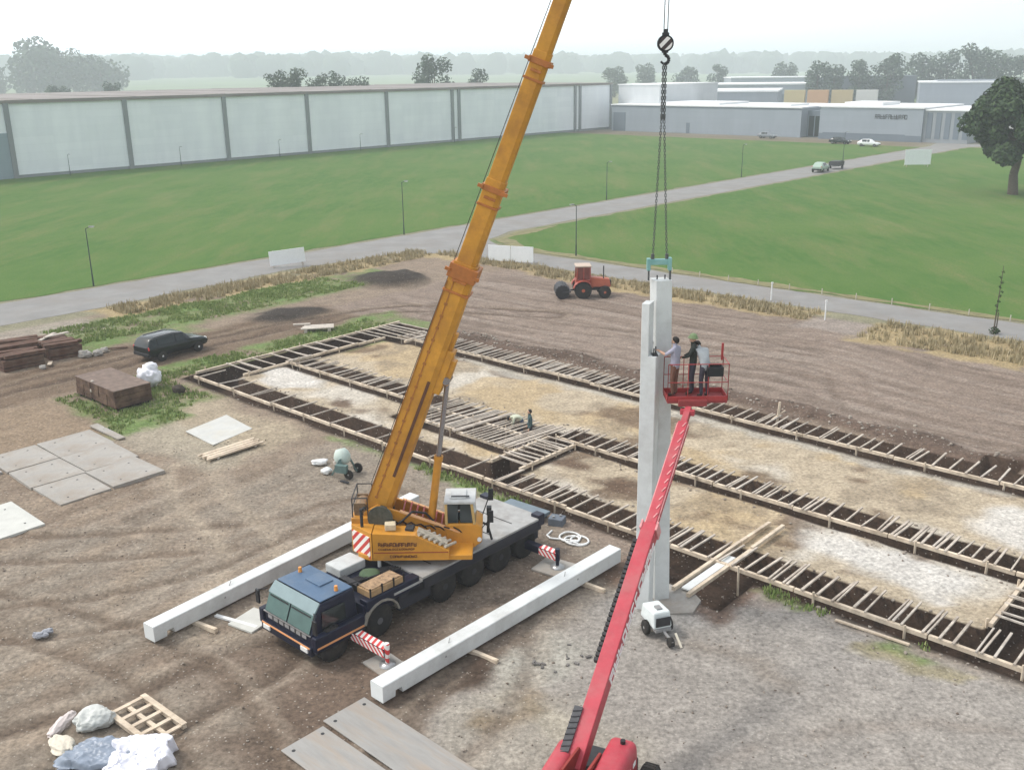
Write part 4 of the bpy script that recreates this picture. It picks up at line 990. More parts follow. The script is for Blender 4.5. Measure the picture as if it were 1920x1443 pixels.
    if head == 'hair':
        bm = bmesh.new(); bmesh.ops.create_icosphere(bm, subdivisions=3, radius=1)
        bmesh.ops.delete(bm, geom=[v for v in bm.verts if v.co.y * .9 - v.co.z * .8 > .28], context='VERTS')
        q = [c - fw * .012 + fs * v.co.x * .098 + fw * v.co.y * .112 + fu * (v.co.z * .108 - .01) + Vector((0, 0, .006 * mnoise.noise(v.co * 5))) for v in bm.verts]; bm.verts.index_update()
        hm.add(q, [tuple(v.index for v in f.verts) for f in bm.faces], 0, True); bm.free(); h = hm.build('hair', M_hair, o); h.modifiers.new('solid', 'SOLIDIFY').thickness = .012
    else:
        n = 20; pf = [(-.005, .150), (.008, .150), (.012, .122), (.06, .118), (.105, .09), (.13, .045), (.138, .0)]
        vs = []
        for z, r in pf:
            for i in range(n): a = 2 * math.pi * i / n; vs.append(c + fs * math.cos(a) * r * .9 + fw * (math.sin(a) * r * (1.08 if z < .02 and math.sin(a) > 0 else 1)) + fu * (z + .01))
        hm.add(vs, [(k * n + i, k * n + (i + 1) % n, (k + 1) * n + (i + 1) % n, (k + 1) * n + i) for k in range(len(pf) - 1) for i in range(n)] + [tuple(range(n))[::-1]], 0, True)
        hm.build('helmet', mat(*headcol), o)
    return o
lav = cloth('lavender grey shirt', (.38, .37, .45)); blk = cloth('black jacket', (.03, .035, .03)); gry = cloth('pale grey shirt', (.36, .38, .39)); teal = cloth('dark teal jacket', (.04, .075, .08))
brn = cloth('rust brown trousers', (.17, .08, .055)); drk = cloth('charcoal trousers', (.05, .045, .06)); jean = cloth('blue work trousers', (.07, .09, .15)); pale = cloth('pale green shirt', (.50, .52, .40))
reach = dict(elL=(-.30, .16, 1.28), wrL=(-.24, .38, 1.34), elR=(.30, .14, 1.22), wrR=(.22, .34, 1.12), face=(0, 1, 0))
person('worker in a lavender grey shirt reaching for the columns from the red platform', (4.66, 26.95, PZ), R(52), reach, lav, brn, False)
person('worker with a green helmet and black jacket at the back of the red platform', (5.2, 27.12, PZ), R(70), dict(elL=(-.28, .10, 1.2), wrL=(-.16, .3, 1.12), elR=(.27, .1, 1.18), wrR=(.15, .3, 1.08)), blk, drk, True, 'helmet', ('lime helmet', (.17, .24, .11), .5))
bend = dict(spine=(0, .07, 1.12), chest=(0, .24, 1.27), neck=(0, .37, 1.36), chin=(0, .44, 1.40), head=(0, .50, 1.44), crown=(0, .56, 1.48), shL=(-.17, .28, 1.33), shR=(.17, .28, 1.33), elL=(-.22, .40, 1.10), wrL=(-.16, .52, .94), elR=(.22, .40, 1.10), wrR=(.16, .52, .94), knL=(-.10, .06, .50), knR=(.10, .06, .50), face=(0, .6, -.8))
person('worker in a pale grey shirt bending over in the middle of the red platform', (5.5, 26.80, PZ), R(20), bend, gry, drk, True)
person('worker in dark clothes standing among the footing timbers beside a bucket', W(19.7, 5.5, -.6), R(100), dict(), teal, drk, True)
person('worker in a pale shirt bent double over the footing timbers', W(18.75, 6.0, -.6), R(95), dict(spine=(0, .10, 1.05), chest=(0, .32, 1.08), neck=(0, .47, 1.06), chin=(0, .54, 1.03), head=(0, .60, 1.0), crown=(0, .66, .97), shL=(-.17, .37, 1.08), shR=(.17, .37, 1.08), elL=(-.2, .42, .82), wrL=(-.14, .5, .6), elR=(.2, .42, .82), wrR=(.14, .5, .6), face=(0, .1, -1)), pale, jean, True)
m = MB(); m.lathe((0, 0, 0), (0, 0, 1), [(0, .17), (.42, .23), (.44, .235), (.44, .21), (.40, .20)], 20); m.tube((0, 0, .36), (0, 0, .38), .2, n=18)
o = m.build('bucket', mat('pinkish white plastic', (.62, .54, .52), .5, .05)); o.location = W(19.9, 4.6, -.58); tag(o, 'pale bucket at the feet of the worker in dark clothes', 'bucket')

# ================================================================== FOOTING FORMWORK
M_spacer = mat('grey white lath', (.50, .44, .37), .85, .3, 3, 0, dirt=(.20, .15, .11), dirt_amt=.75)
def formwork(label, p0, p1, width, boards=(0,), bars=None, seed=1, pitch=.75, double=.15, skew=0, stakes=2.9, bz=.16, over=.05, bw=.065, col=M_spacer, side=1):
    """p0, p1 in site coordinates; width runs to the left of the direction of travel (side=1)"""
    rr = random.Random(seed); d = Vector((p1[0] - p0[0], p1[1] - p0[1])); L = d.length; d.normalize(); nv = Vector((-d.y, d.x)) * side
    P = lambda s, w, z: W(p0[0] + d.x * s + nv.x * w, p0[1] + d.y * s + nv.y * w, z)
    root = empty('trench_formwork', P(0, 0, 0), 0, label, 'formwork', 'timber formwork along the footing trenches')
    for w in boards:
        x = 0
        while x < L - .2:                       # board lengths butt end to end, none quite level
            l = min(rr.uniform(3.4, 4.8), L - x); z = bz + rr.uniform(-.03, .03)
            m = MB(); m.bar(P(x + .02, w + rr.uniform(-.02, .02), z), P(x + l - .02, w + rr.uniform(-.02, .02), z + rr.uniform(-.02, .02)), .12, .13); m.build('side_board', M_wood, root, True); x += l
        x = rr.uniform(.1, .8)
        while x < L and stakes:
            o_ = -.12 if w < width / 2 else .12
            m = MB(); m.bar(P(x, w + o_, -.75), P(x + rr.uniform(-.03, .03), w + o_ * 1.1, bz + rr.uniform(.10, .22)), .06, .06); m.build('stake', M_wood, root, True); x += stakes * rr.uniform(.7, 1.3)
    x = rr.uniform(.2, .6); n = 0
    while bars and x < L - .1 and n < 100:
        reps = 2 if rr.random() < double else 1
        for k in range(reps):
            s = x + k * .13; sk = skew + rr.uniform(-.06, .06)
            m = MB(); m.bar(P(s, bars[0] - rr.uniform(.0, .12), bz + .09), P(s + sk, bars[1] + rr.uniform(-.05, over), bz + rr.uniform(.02, .12)), rr.uniform(.7, 1.3) * bw, .05)
            m.build('crossbar', col if rr.random() < .8 else M_woodg, root, True); n += 1
        x += pitch * rr.uniform(.55, 1.2)
    return root
formwork('long timber formwork along the front trench, its left half with few crossbars', (0.1, -.05), (22, -.05), 1.6, (0,), (0, 1.58), 3, 1.9, .1, bw=.05)
formwork('long timber formwork along the front trench, its right half ladder like with many crossbars', (22.05, -.05), (50, -.05), 1.6, (0,), (0, 1.58), 5, .62, .3)
formwork('short run of timber formwork on the middle trench left of the crane boom', (1.5, 5.0), (13.2, 5.0), 1.5, (0,), (0, 1.7), 7, .8, .1)
formwork('timber formwork on the middle trench running right from the corner near the centre', (21.2, 5.55), (50, 5.55), 1.5, (0,), (0, 1.5), 9, .58, .2)
formwork('rear timber formwork, its left half crossed by close set battens', (2.2, 12.95), (22, 12.95), 1.8, (0,), (0, 1.8), 11, .42, .3, over=.1)
formwork('rear timber formwork, its right half with broken battens below the spoil bank', (22.05, 12.95), (50, 12.95), 1.8, (0,), (0, 1.55), 13, .66, .25, over=.1)
formwork('timber formwork across the left end of the footings by the grass', (1.85, 1.9), (1.85, 12.2), 2.2, (0,), (.0, 2.3), 15, 1.15, .2)
formwork('outermost timber edging of the footings along the grass strip at the left', (-.55, .4), (-.55, 15.6), .5, (0,), None, 17, stakes=2.2, side=-1, bz=.12)
formwork('timber formwork in the far left corner of the footings', (3.65, 12.2), (3.65, 15.5), 3.6, (0,), (0, 3.9), 19, .55, .2)
formwork('short cross trench formwork with boards on both sides in the middle of the site', (22.5, 1.6), (22.5, 5.4), 1.6, (0, 1.6), (0, 1.6), 21, .42, .2, over=.1)
formwork('cross trench formwork with boards on both sides at the right edge of the site', (42.95, 1.7), (42.95, 12.8), 1.9, (0, 1.9), (0, 1.9), 23, .6, .2, over=.1)
formwork('cluttered formwork of the wide pit behind the crane cylinder', (13.3, 3.15), (20.9, 3.15), 3.1, (0, 1.6), (-.1, 3.3), 25, .40, .3, over=.1, skew=.4)
formwork('pair of timbers with a plank, bridging the front trench behind the standing column', (32.75, -2.6), (32.75, 3.8), .55, (0, .55), None, 27, stakes=0, side=-1)
o = MB(); o.bar((0, 0, -.2), (.12, .1, 1.05), .09, .09); o.bar((-.25, 0, .2), (.4, .1, .62), .06, .05); o = o.build('marker_stake', M_wood); o.location = W(27.6, 14.2, -.1); tag(o, 'pale stake sticking up from the rear trench right of the red platform', 'stake')

# ================================================================== CARS
def car(name, label, cat, loc, rz, paint, dims=(4.4, 1.8, 1.62), kind='suv', group=None, roof=None):
    L, Wd, Hh = dims; o = empty(name, loc, rz, label, cat, group); h = Hh; k = Wd / 2
    # stations along x (front +): x, bottom, belt height, roof height, half width, roof half width
    if kind == 'suv':
        st = [(-.5, .42, .62, .62, .80, .80), (-.485, .30, .66, .68, .92, .84), (-.44, .24, .67, .93, .97, .72), (-.36, .22, .67, .985, 1, .74), (-.05, .22, .65, 1.0, 1, .76), (.10, .22, .64, .97, 1, .74), (.215, .22, .63, .655, 1, .86), (.36, .22, .60, .61, .99, .84), (.455, .25, .53, .55, .94, .78), (.5, .30, .44, .45, .82, .7)]
    else:
        st = [(-.5, .40, .58, .58, .80, .80), (-.49, .28, .62, .63, .92, .84), (-.43, .24, .64, .70, .97, .78), (-.30, .22, .64, .97, 1, .70), (-.05, .2, .63, 1.0, 1, .72), (.08, .2, .63, .97, 1, .70), (.23, .2, .61, .63, 1, .84), (.38, .2, .56, .57, .98, .80), (.465, .24, .48, .49, .92, .74), (.5, .30, .40, .41, .8, .66)]
    def sec(s):
        x, zb, zl, zr, hw, rw = s; zb, zl, zr = zb * h, zl * h, zr * h; hw *= k; rw *= k
        return [(x * L, -hw * .9, zb), (x * L, -hw, zb + (zl - zb) * .35), (x * L, -hw, zb + (zl - zb) * .8), (x * L, -hw * .95, zl), (x * L, -rw, max(zr - .03, zl)), (x * L, -rw * .8, zr), (x * L, rw * .8, zr), (x * L, rw, max(zr - .03, zl)), (x * L, hw * .95, zl), (x * L, hw, zb + (zl - zb) * .8), (x * L, hw, zb + (zl - zb) * .35), (x * L, hw * .9, zb)]
    S = [sec(s) for s in st]; n = 12; vs = [p for s in S for p in s]; m = MB()
    fs = []; 
    for i in range(len(S) - 1):
        for j in range(n): fs.append((i * n + j, (i + 1) * n + j, (i + 1) * n + (j + 1) % n, i * n + (j + 1) % n))
    m.add(vs, fs, 0, True); m.add(vs, [tuple(range(n)), tuple(range(len(vs) - 1, len(vs) - n - 1, -1))])
    body = m.build('body', paint, o)
    cab = [i for i in range(len(st)) if st[i][3] > .9]; i0, i1 = cab[0], cab[-1]
    def pane(nm, q, off):
        q = [Vector(p) for p in q]; c = sum(q, Vector()) / 4; q = [c + (p - c) * .88 for p in q]; nr = (q[1] - q[0]).cross(q[3] - q[0]).normalized()
        if nr.dot(Vector(off)) < 0: nr = -nr
        mb = MB(); mb.hexa([p - nr * .02 for p in q] + [p + nr * .012 for p in q]); mb.build(nm, M_glass, o)
    for s in (0, 1):
        a, b = (3, 4) if s == 0 else (8, 7); oy = -1 if s == 0 else 1
        for i in range(i0, i1): pane('side_window', (S[i][a], S[i + 1][a], S[i + 1][b], S[i][b]), (0, oy, 0))
    pane('windscreen', (S[i1 + 1][4], S[i1 + 1][7], S[i1][7], S[i1][4]), (1, 0, .6)); pane('rear_window', (S[i0 - 1][4], S[i0 - 1][7], S[i0][7], S[i0][4]), (-1, 0, .5))
    r = .215 * h; 
    for x in (-.30, .31):
        for s in (-1, 1): wheel(o, (x * L, s * (k - .1), r), (0, s, 0), r, .22, rim=mat('alloy rim', (.78, .79, .80), .4, .05, 4, 0, .2), rr=.70)
    for s in (-1, 1):
        m = MB(); m.blob((L * .462, s * k * .72, .49 * h), (.13, .17, .075), 2, 0, 2); m.build('headlight', M_lamp, o)
        m = MB(); m.blob((-L * .485, s * k * .80, .58 * h), (.06, .10, .13), 2, 0, 2); m.build('tail_light', M_redl, o)
        m = MB(); m.box((L * .17, s * (k + .07), .66 * h), (.12, .18, .12)); m.build('mirror', paint, o, bevel=.03)
    m = MB(); m.bx(-L * .507, -L * .47, -k * .85, k * .85, .26 * h, .40 * h); m.build('bumper', M_black, o, bevel=.03); m = MB(); m.bx(L * .47, L * .503, -k * .75, k * .75, .24 * h, .36 * h); m.build('bumper', M_black, o, bevel=.03)
    m = MB()
    if roof:
        for s in (-1, 1): m.tube((-.36 * L, s * k * .6, h * 1.0), (.04 * L, s * k * .6, h * 1.015), .02, n=6)
        m.build('roof_rail', M_grey, o)
    return o
P_dk = mat('dark green car paint', (.004, .010, .011), .22, .1, 1, 0, spec=.35, coat=.15)
car('parked_suv', 'dark green black estate car parked on the brown track by the grass', 'car', W(-5.55, 1.85, .0), R(54), P_dk, (4.15, 1.75, 1.45), 'suv', None, True)
car('passing_car', 'pale green car driving on the road across the lawns', 'car', W(-20.75 - 1.9, 124.5, .05), R(57), mat('pale green car paint', (.32, .42, .34), .3, .05, 1), (4.4, 1.8, 1.5), 'hatch', 'cars on and beside the road')
car('parked_car', 'dark car standing in front of the low grey shed', 'car', W(-45.5, 182, .0), R(-42), P_dk, (4.5, 1.8, 1.5), 'hatch', 'cars on and beside the road')
car('parked_car', 'white car standing in front of the shed with dark lettering', 'car', W(-37.7, 178.5, .0), R(-36), mat('white car paint', (.75, .76, .76), .3, .04, 1), (4.4, 1.8, 1.5), 'hatch', 'cars on and beside the road')
car('parked_car', 'small grey car right against the wall of the low grey shed', 'car', W(-67, 190, .0), R(-42), mat('grey car paint', (.20, .22, .24), .3, .04, 1), (4.2, 1.7, 1.5), 'hatch', 'cars on and beside the road')
# small dark trailer behind the pale green car
t_ = empty('car_trailer', W(-22.7, 130.4, .05), R(54), 'small dark trailer behind the pale green car on the road', 'trailer')
m = MB(); m.bx(-1.4, 1.3, -.85, .85, .5, 1.15); m.bx(-1.3, 1.2, -.75, .75, 1.15, 1.25); m.build('box', M_dark, t_, bevel=.04)
m = MB(); m.bar((-1.4, -.4, .5), (-2.1, 0, .45), .08, .08); m.bar((-1.4, .4, .5), (-2.1, 0, .45), .08, .08); m.build('drawbar', M_grey, t_)
for s in (-1, 1): wheel(t_, (0, s * .95, .32), (0, s, 0), .32, .2)

# red tractor with a black roller drum at the far edge of the levelled field
tr = empty('roller_tractor', W(3.9, 29.9, .0), R(2), 'red tractor with a pale cab roof towing a black roller drum', 'tractor')
P_tr = mat('tractor red', (.30, .05, .03), .5, .15, 2, 0, dirt=(.32, .16, .1), dirt_amt=.5); P_tr2 = mat('tractor orange', (.42, .10, .05), .5, .12, 3)
for s in (-1, 1):
    wheel(tr, (-.25, s * .78, .62), (0, s, 0), .62, .42, rim=P_tr2); wheel(tr, (1.35, s * .72, .45), (0, s, 0), .45, .32, rim=P_tr2)
    m = MB(); pts = [(-.25 + .72 * math.cos(a), s * .78, .62 + .7 * math.sin(a)) for a in np.linspace(.3, 2.9, 8)]
    for i in range(7): m.bar(pts[i], pts[i + 1], .05, .5, up=(0, 1, 0))
    m.build('mudguard', P_tr, tr)
m = MB(); m.bx(-.7, 1.75, -.3, .3, .5, .8); m.build('chassis', M_dark, tr, bevel=.03)
m = MB(); m.hexa([(.35, -.42, .75), (1.85, -.36, .75), (1.85, .36, .75), (.35, .42, .75), (.35, -.40, 1.5), (1.75, -.3, 1.32), (1.75, .3, 1.32), (.35, .40, 1.5)]); bo = m.build('bonnet', P_tr2, tr, bevel=.06)
m = MB(); m.tube((1.3, -.25, 1.3), (1.3, -.25, 2.3), .045, n=10); m.build('exhaust_pipe', M_dark, bo)
m = MB(); m.bx(1.80, 1.86, -.28, .28, .85, 1.22); m.build('grille', M_black, bo)
m = MB(); m.bx(-.75, .35, -.62, .62, .75, 1.35); cb = m.build('cab', P_tr, tr, bevel=.05)
m = MB()
for x, y in ((-.7, -.58), (-.7, .58), (.3, -.58), (.3, .58), (-.2, -.6), (-.2, .6)): m.bar((x, y, 1.3), (x * .92, y * .95, 2.28), .08, .08)
m.build('cab_post', P_tr, cb)
m = MB(); m.bx(-.78, .38, -.66, .66, 2.26, 2.38); m.build('cab_roof', mat('beige roof', (.48, .38, .30), .6, .08), cb, bevel=.05)
for y in (-.57, .55):
    m = MB(); m.bx(-.66, .26, y, y + .02, 1.38, 2.24); m.build('side_window', mat('reddish cab glass', (.16, .045, .035), .15, .2, 3), cb)
m = MB(); m.bx(-.67, -.65, -.52, .52, 1.38, 2.24); m.build('rear_window', mat('reddish cab glass', (.16, .045, .035), .15, .2, 3), cb)
m = MB(); m.bar((-.7, 0, .5), (-1.25, -.25, .55), .1, .1); m.bar((-1.2, -.95, .55), (-1.2, .95, .55), .1, .1); m.bar((-1.2, -.95, .55), (-1.75, -.95, .5), .1, .12); m.bar((-1.2, .95, .55), (-1.75, .95, .5), .1, .12); rf = m.build('roller_frame', M_dark, tr)
m = MB(); m.tube((-1.75, -.85, .5), (-1.75, .85, .5), .5, n=28); 
for k in range(14):
    a = 2 * math.pi * k / 14; d = Vector((math.cos(a), 0, math.sin(a))); m.bar(Vector((-1.75, -.8, .5)) + d * .5, Vector((-1.75, .8, .5)) + d * .5, .1, .06, up=d)
m.build('roller_drum', M_black, rf)

# ================================================================== SMALL SITE THINGS
def mixer(name, label, loc, rz, big=False):
    o = empty(name, loc, rz, label, 'site machine')
    if big:     # towed compressor: white hood, two wheels, drawbar
        m = MB(); m.hexa([(-.6, -.36, .36), (.5, -.36, .36), (.5, .36, .36), (-.6, .36, .36), (-.55, -.32, .88), (.38, -.32, .95), (.38, .32, .95), (-.55, .32, .88)]); h = m.build('hood', mat('chalk white hood', (.70, .75, .74), .5, .08, 3, 0, dirt=(.45, .48, .46), dirt_amt=.5), o, bevel=.06)
        m = MB(); m.bx(-.05, .2, -.1, .1, .93, .99); m.build('exhaust_pipe', M_grey, h)
        m = MB(); m.bx(.5, .515, -.28, .28, .45, .8); m.build('grille', M_dark, h)
        m = MB(); m.bx(-.6, .55, -.3, .3, .26, .36); m.bar((.55, 0, .3), (1.25, 0, .22), .07, .07); m.tube((1.15, 0, .25), (1.15, 0, .0), .03, n=8); m.build('frame', M_grey, o)
        for s in (-1, 1): wheel(o, (.05, s * .44, .25), (0, s, 0), .25, .16)
        m = MB(); m.lathe((1.1, -.08, .17), (0, 1, 0), [(0, .1), (0, .17), (.16, .17), (.16, .1)], 16); m.build('jockey_wheel', M_rub, o)
        m = MB(); m.bar((.9, .28, .36), (1.3, .32, 0), .08, .03); m.build('stay', mat('cream stay', (.68, .62, .5), .6), o)
    else:       # small concrete mixer: tilted pale drum, green frame, black wheel
        m = MB(); d = Vector((-.35, .25, .9)).normalized(); m.lathe(Vector((0, 0, .45)), d, [(0, .16), (.08, .30), (.34, .36), (.52, .30), (.66, .2), (.66, .17), (.5, .25)], 22)
        m.build('drum', mat('pale green drum', (.46, .55, .50), .6, .15, 4, 0, dirt=(.5, .47, .42), dirt_amt=.6), o)
        m = MB(); m.bar((-.4, -.35, .05), (0, -.35, .75), .06, .06); m.bar((.4, -.35, .05), (0, -.35, .75), .06, .06); m.bar((-.4, .35, .05), (0, .35, .75), .06, .06); m.bar((.4, .35, .05), (0, .35, .75), .06, .06); m.bar((0, -.35, .75), (0, .35, .75), .06, .06); m.bx(-.1, .4, -.6, -.36, .3, .62); m.build('frame', mat('green grey frame', (.10, .16, .15), .6, .2, 5), o)
        for s in (-1, 1): wheel(o, (.42, s * .4, .2), (0, s, 0), .2, .1)
        m = MB(); m.bar((.2, -.7, .02), (.65, -.85, .05), .10, .05); m.build('handle', M_dark, o)
    return o
mixer('concrete_mixer', 'small green concrete mixer with a black wheel by the front trench', W(17.0, -3.2, 0), R(-20))
mixer('site_compressor', 'white towed compressor with black wheels at the foot of the standing columns', W(33.6, -4.75, 0), R(-72), True).scale = (.84,) * 3
for i, (a, b, sx, sy, rz, lab) in enumerate(((15.3, -3.2, .34, .22, .3, 'crumpled white sack left of the concrete mixer'), (15.9, -2.6, .26, .18, 1, 'small tan sack above the white one near the concrete mixer'), (16.3, -3.6, .25, .2, .6, 'smallest pale sack beside the concrete mixer'))):
    m = MB(); m.blob((0, 0, .08), (sx, sy, .13), i + 2, .35, 3, flat=-.1); o = m.build('cement_sack', [M_white, M_woodg, M_white][i]); o.location = W(a, b, .02); o.rotation_euler = (0, 0, rz); tag(o, lab, 'sack')
# large concrete road slabs at the left, each slab a thing
SL = [(3.68, 6.11, -12.45, -10.27, 'concrete road slab nearest the left picture edge in the slab area, back row'), (3.66, 6.1, -10.21, -7.75, 'concrete road slab at the top right corner of the slab area, beside the grass'),
      (6.17, 8.6, -12.5, -10.29, 'concrete road slab in the left of the middle row of the slab area'), (6.16, 8.58, -10.23, -7.85, 'concrete road slab on the right end of the middle row of the slab area'),
      (8.66, 11.15, -12.45, -10.4, 'concrete road slab in the front row of the slab area, left piece at its lowest corner'), (8.64, 11.0, -10.33, -8.05, 'concrete road slab in the front row of the slab area, right piece nearest the crane'),
      (3.4, 5.95, -15.1, -12.6, 'concrete road slab cut by the left picture edge, in line with the back row'), (9.3, 12.3, -15.5, -13.6, 'pale concrete slab lying apart, low at the left picture edge')]
for i, (a0, a1, b0, b1, lab) in enumerate(SL):
    m = MB(); q = random.Random(i); j = lambda: q.uniform(-.05, .05)
    pts = [W(a0 + j(), b0 + j()), W(a1 + j(), b0 + j()), W(a1 + j(), b1 + j()), W(a0 + j(), b1 + j())]; c = sum(pts, Vector()) / 4
    z = .02 + q.uniform(0, .025); m.hexa([(p - c) + Vector((0, 0, z - .16)) for p in pts] + [(p - c) + Vector((0, 0, z + .06 + q.uniform(-.008, .008))) for p in pts])
    ii = 0
    for (fa, fb) in ((.2, .25), (.8, .25), (.2, .75), (.8, .75)):
        p = pts[0].lerp(pts[1], fa).lerp(pts[3].lerp(pts[2], fa), fb) - c; m.box((p.x, p.y, z + .062), (.07, .07, .008), TH, 1)
    o = m.build('road_slab', [M_concs if i != 7 else mat('pale slab', (.52, .52, .48), .9, .1, 2), M_dark], bevel=.02); o.location = c; tag(o, lab, 'slab', 'concrete slabs laid on the ground')
def plate(name, label, cat, pts, z0, z1, m_, group=None, bevel=.01):
    q = [W(*p) for p in pts]; c = sum(q, Vector()) / len(q); mb = MB(); mb.prism([((p - c).x, (p - c).y) for p in q], z0, z1); o = mb.build(name, m_, bevel=bevel); o.location = c; return tag(o, label, cat, group)
plate('white_sheet', 'large chalk white board lying on the sandy apron', 'board', [(7.32, -4.85), (9.9, -5.0), (9.4, -2.6), (6.75, -2.3)], .02, .07, mat('chalky board', (.50, .50, .47), .8, .1, 2, .1, dirt=(.45, .41, .33), dirt_amt=.6))
plate('floor_board', 'pale board wedged at the right corner of the slab area, by the grass', 'board', [(3.2, -7.5), (6.0, -7.5), (6.0, -7.15), (3.2, -7.1)], .05, .12, M_concs)
tb = empty('timber_pile', W(11.1, -4.8, .05), TH + R(90), 'flat pile of fresh sawn planks on the sandy apron', 'timber pile')
for k in range(7):
    m = MB(); m.bx(-1.45 + .08 * (k % 3), 1.4 - .1 * ((k * 5) % 3), -.42 + .12 * k, -.42 + .12 * k + .112, .05, .12 + .02 * (k % 2)); m.build('plank', M_wood, tb)
m = MB(); m.bx(-1.0, -.9, -.45, .45, 0, .05); m.bx(.9, 1.0, -.45, .45, 0, .05); m.build('spacer', M_woodg, tb)
# stack of dark blocks wrapped on the grass
bs_ = empty('block_stack', W(-.15, -4.5, 0), TH, 'dark brown stack of timber blocks on the grass beside a white sack', 'timber stack')
for r_ in range(3):
    for c_ in range(5):
        m = MB(); m.bx(-2.1 + .84 * c_ + .02, -2.1 + .84 * (c_ + 1) - .02, -1.05 + .02 * ((r_ + c_) % 3), .95, .12 + .3 * r_, .12 + .3 * r_ + .285); m.build('block', M_woodd, bs_, bevel=.015)
m = MB()
for x in (-1.8, -.6, .6, 1.8): m.bx(x - .06, x + .06, -1.0, .9, 0, .12)
m.build('bearer', M_dark, bs_)
m = MB(); m.bx(-2.1, 2.1, -1.03, .95, 1.025, 1.045); m.blob((-.4, -.9, 1.06), (.12, .08, .05), 2, .3, 2, 1); m.blob((-.35, -1.07, .6), (.08, .03, .1), 3, .3, 2, 1); m.build('cover_sheet', [mat('dusty brown felt', (.17, .125, .10), .9, .3, 3, .2), M_woodg], bs_)
m = MB(); m.blob((0, 0, .55), (.62, .55, .62), 5, .28, 4, freq=2.2, flat=-.5); m.blob((.15, .1, 1.05), (.35, .3, .28), 8, .35, 3, freq=2.5); o = m.build('bulk_bag', mat('white woven bag', (.76, .76, .80), .8, .06, 6, .4)); o.location = W(-.6, -2.3, 0); tag(o, 'white bulk sack standing on the grass behind the dark block stack', 'sack')
# pile of rusty timbers and block packs at the left edge
M_rust = mat('rust brown blocks', (.10, .048, .03), .9, .45, 3, .3, dirt=(.16, .12, .085), dirt_amt=.8)
for i, (a, b, l, w, h, z, rz, lab) in enumerate(((-10.2, -5.2, 2.3, 1.5, .85, 0, .1, 'rust red pack of timbers at the very left edge, lower one in front'), (-10.3, -2.6, 1.9, 1.4, .95, 0, .0, 'rust brown pack of timbers in the middle of the left pile'), (-12.1, -4.6, 2.6, 1.6, 1.0, 0, -.05, 'dull brown pack of timbers behind the rust red one'), (-12.3, -2.4, 1.7, 1.5, .8, 0, .15, 'dull brown pack of timbers at the back of the left pile, under pale boards'))):
    o = empty('timber_pack', W(a, b, z), R(42) + rz, lab, 'timber pack', 'packs of old timber at the left')
    for r_ in range(4):
        for c_ in range(4):
            m = MB(); m.bx(-l / 2 + .03 * rnd.random(), l / 2 - .03 * rnd.random(), -w / 2 + w / 4 * c_ + .01, -w / 2 + w / 4 * (c_ + 1) - .01, h / 4 * r_, h / 4 * (r_ + 1) - .012 - .05 * rnd.random()); bm_ = m.build('beam', M_rust, o)
            if r_ == 3 and rnd.random() < .8: bm_.rotation_euler = (0, rnd.uniform(-.03, .06), rnd.uniform(-.14, .14)); bm_.location = (rnd.uniform(-.2, .3), 0, rnd.uniform(0, .07))
for i, (a, b, z, l, rz, c_, lab) in enumerate(((-12.2, -2.6, .84, 2.2, .9, M_woodg, 'pale weathered board on top of the brown timber packs'), (-12.0, -2.1, .9, 1.7, .4, M_woodg, 'shorter weathered board crossing another on the timber packs'), (-9.0, -1.0, .06, 1.3, .3, M_woodg, 'weathered board on the ground right of the timber packs'), (-9.3, .1, .06, 1.5, -.2, M_woodd, 'brown board farthest right from the timber packs, toward the car'), (-8.9, -4.0, .1, .8, 1.2, M_wood, 'fresh cut board leaning between the two front timber packs'))):
    m = MB(); m.box((0, 0, 0), (l, .22, .06)); o = m.build('loose_board', c_, bevel=.006); o.location = W(a, b, z + .03); o.rotation_euler = (.05 if i < 2 else 0, .04, rz + R(40)); tag(o, lab, 'board', 'loose boards round the timber packs')
for i, (a, b, r_, lab) in enumerate(((-9.0, -1.9, .38, 'largest grey stone right of the timber packs'), (-8.8, -1.2, .30, 'pale stone beside the largest grey stone'), (-9.2, -.6, .26, 'darker stone in the row right of the timber packs'), (-8.5, -4.6, .2, 'small pale stone in front of the timber packs'))):
    m = MB(); m.blob((0, 0, r_ * .5), (r_, r_ * .8, r_ * .7), i + 3, .35, 3, flat=-r_ * .5, smooth=False); o = m.build('boulder', mat('grey stone', (.34, .32, .29), .9, .25, 3, .3)); o.location = W(a, b, 0); tag(o, lab, 'stone')
m = MB()
for k in range(3): m.bx(-1.1 + .1 * k, 1.0, -.5 + .34 * k, -.5 + .34 * k + .32, .25, .32)
m.bx(-.9, -.7, -.5, .5, 0, .25); m.bx(.6, .8, -.5, .5, 0, .25); m.bx(-1.6, -.5, .4, .62, .34, .42); o = m.build('plank_stack', M_woodg, bevel=.01); o.location = W(-3.2, 10.9, 0); o.rotation_euler = (0, 0, R(10)); tag(o, 'pale planks on trestles at the grass strip behind the left footing corner', 'timber pile')
m = MB(); m.blob((0, 0, .2), (.35, .3, .25), 4, .3, 2, smooth=False); o = m.build('clod', mat('dark clod', (.05, .04, .03), .95)); o.location = W(1.6, -1.9, 0); tag(o, 'dark clod of earth on the grass between block stack and footings', 'earth clod')
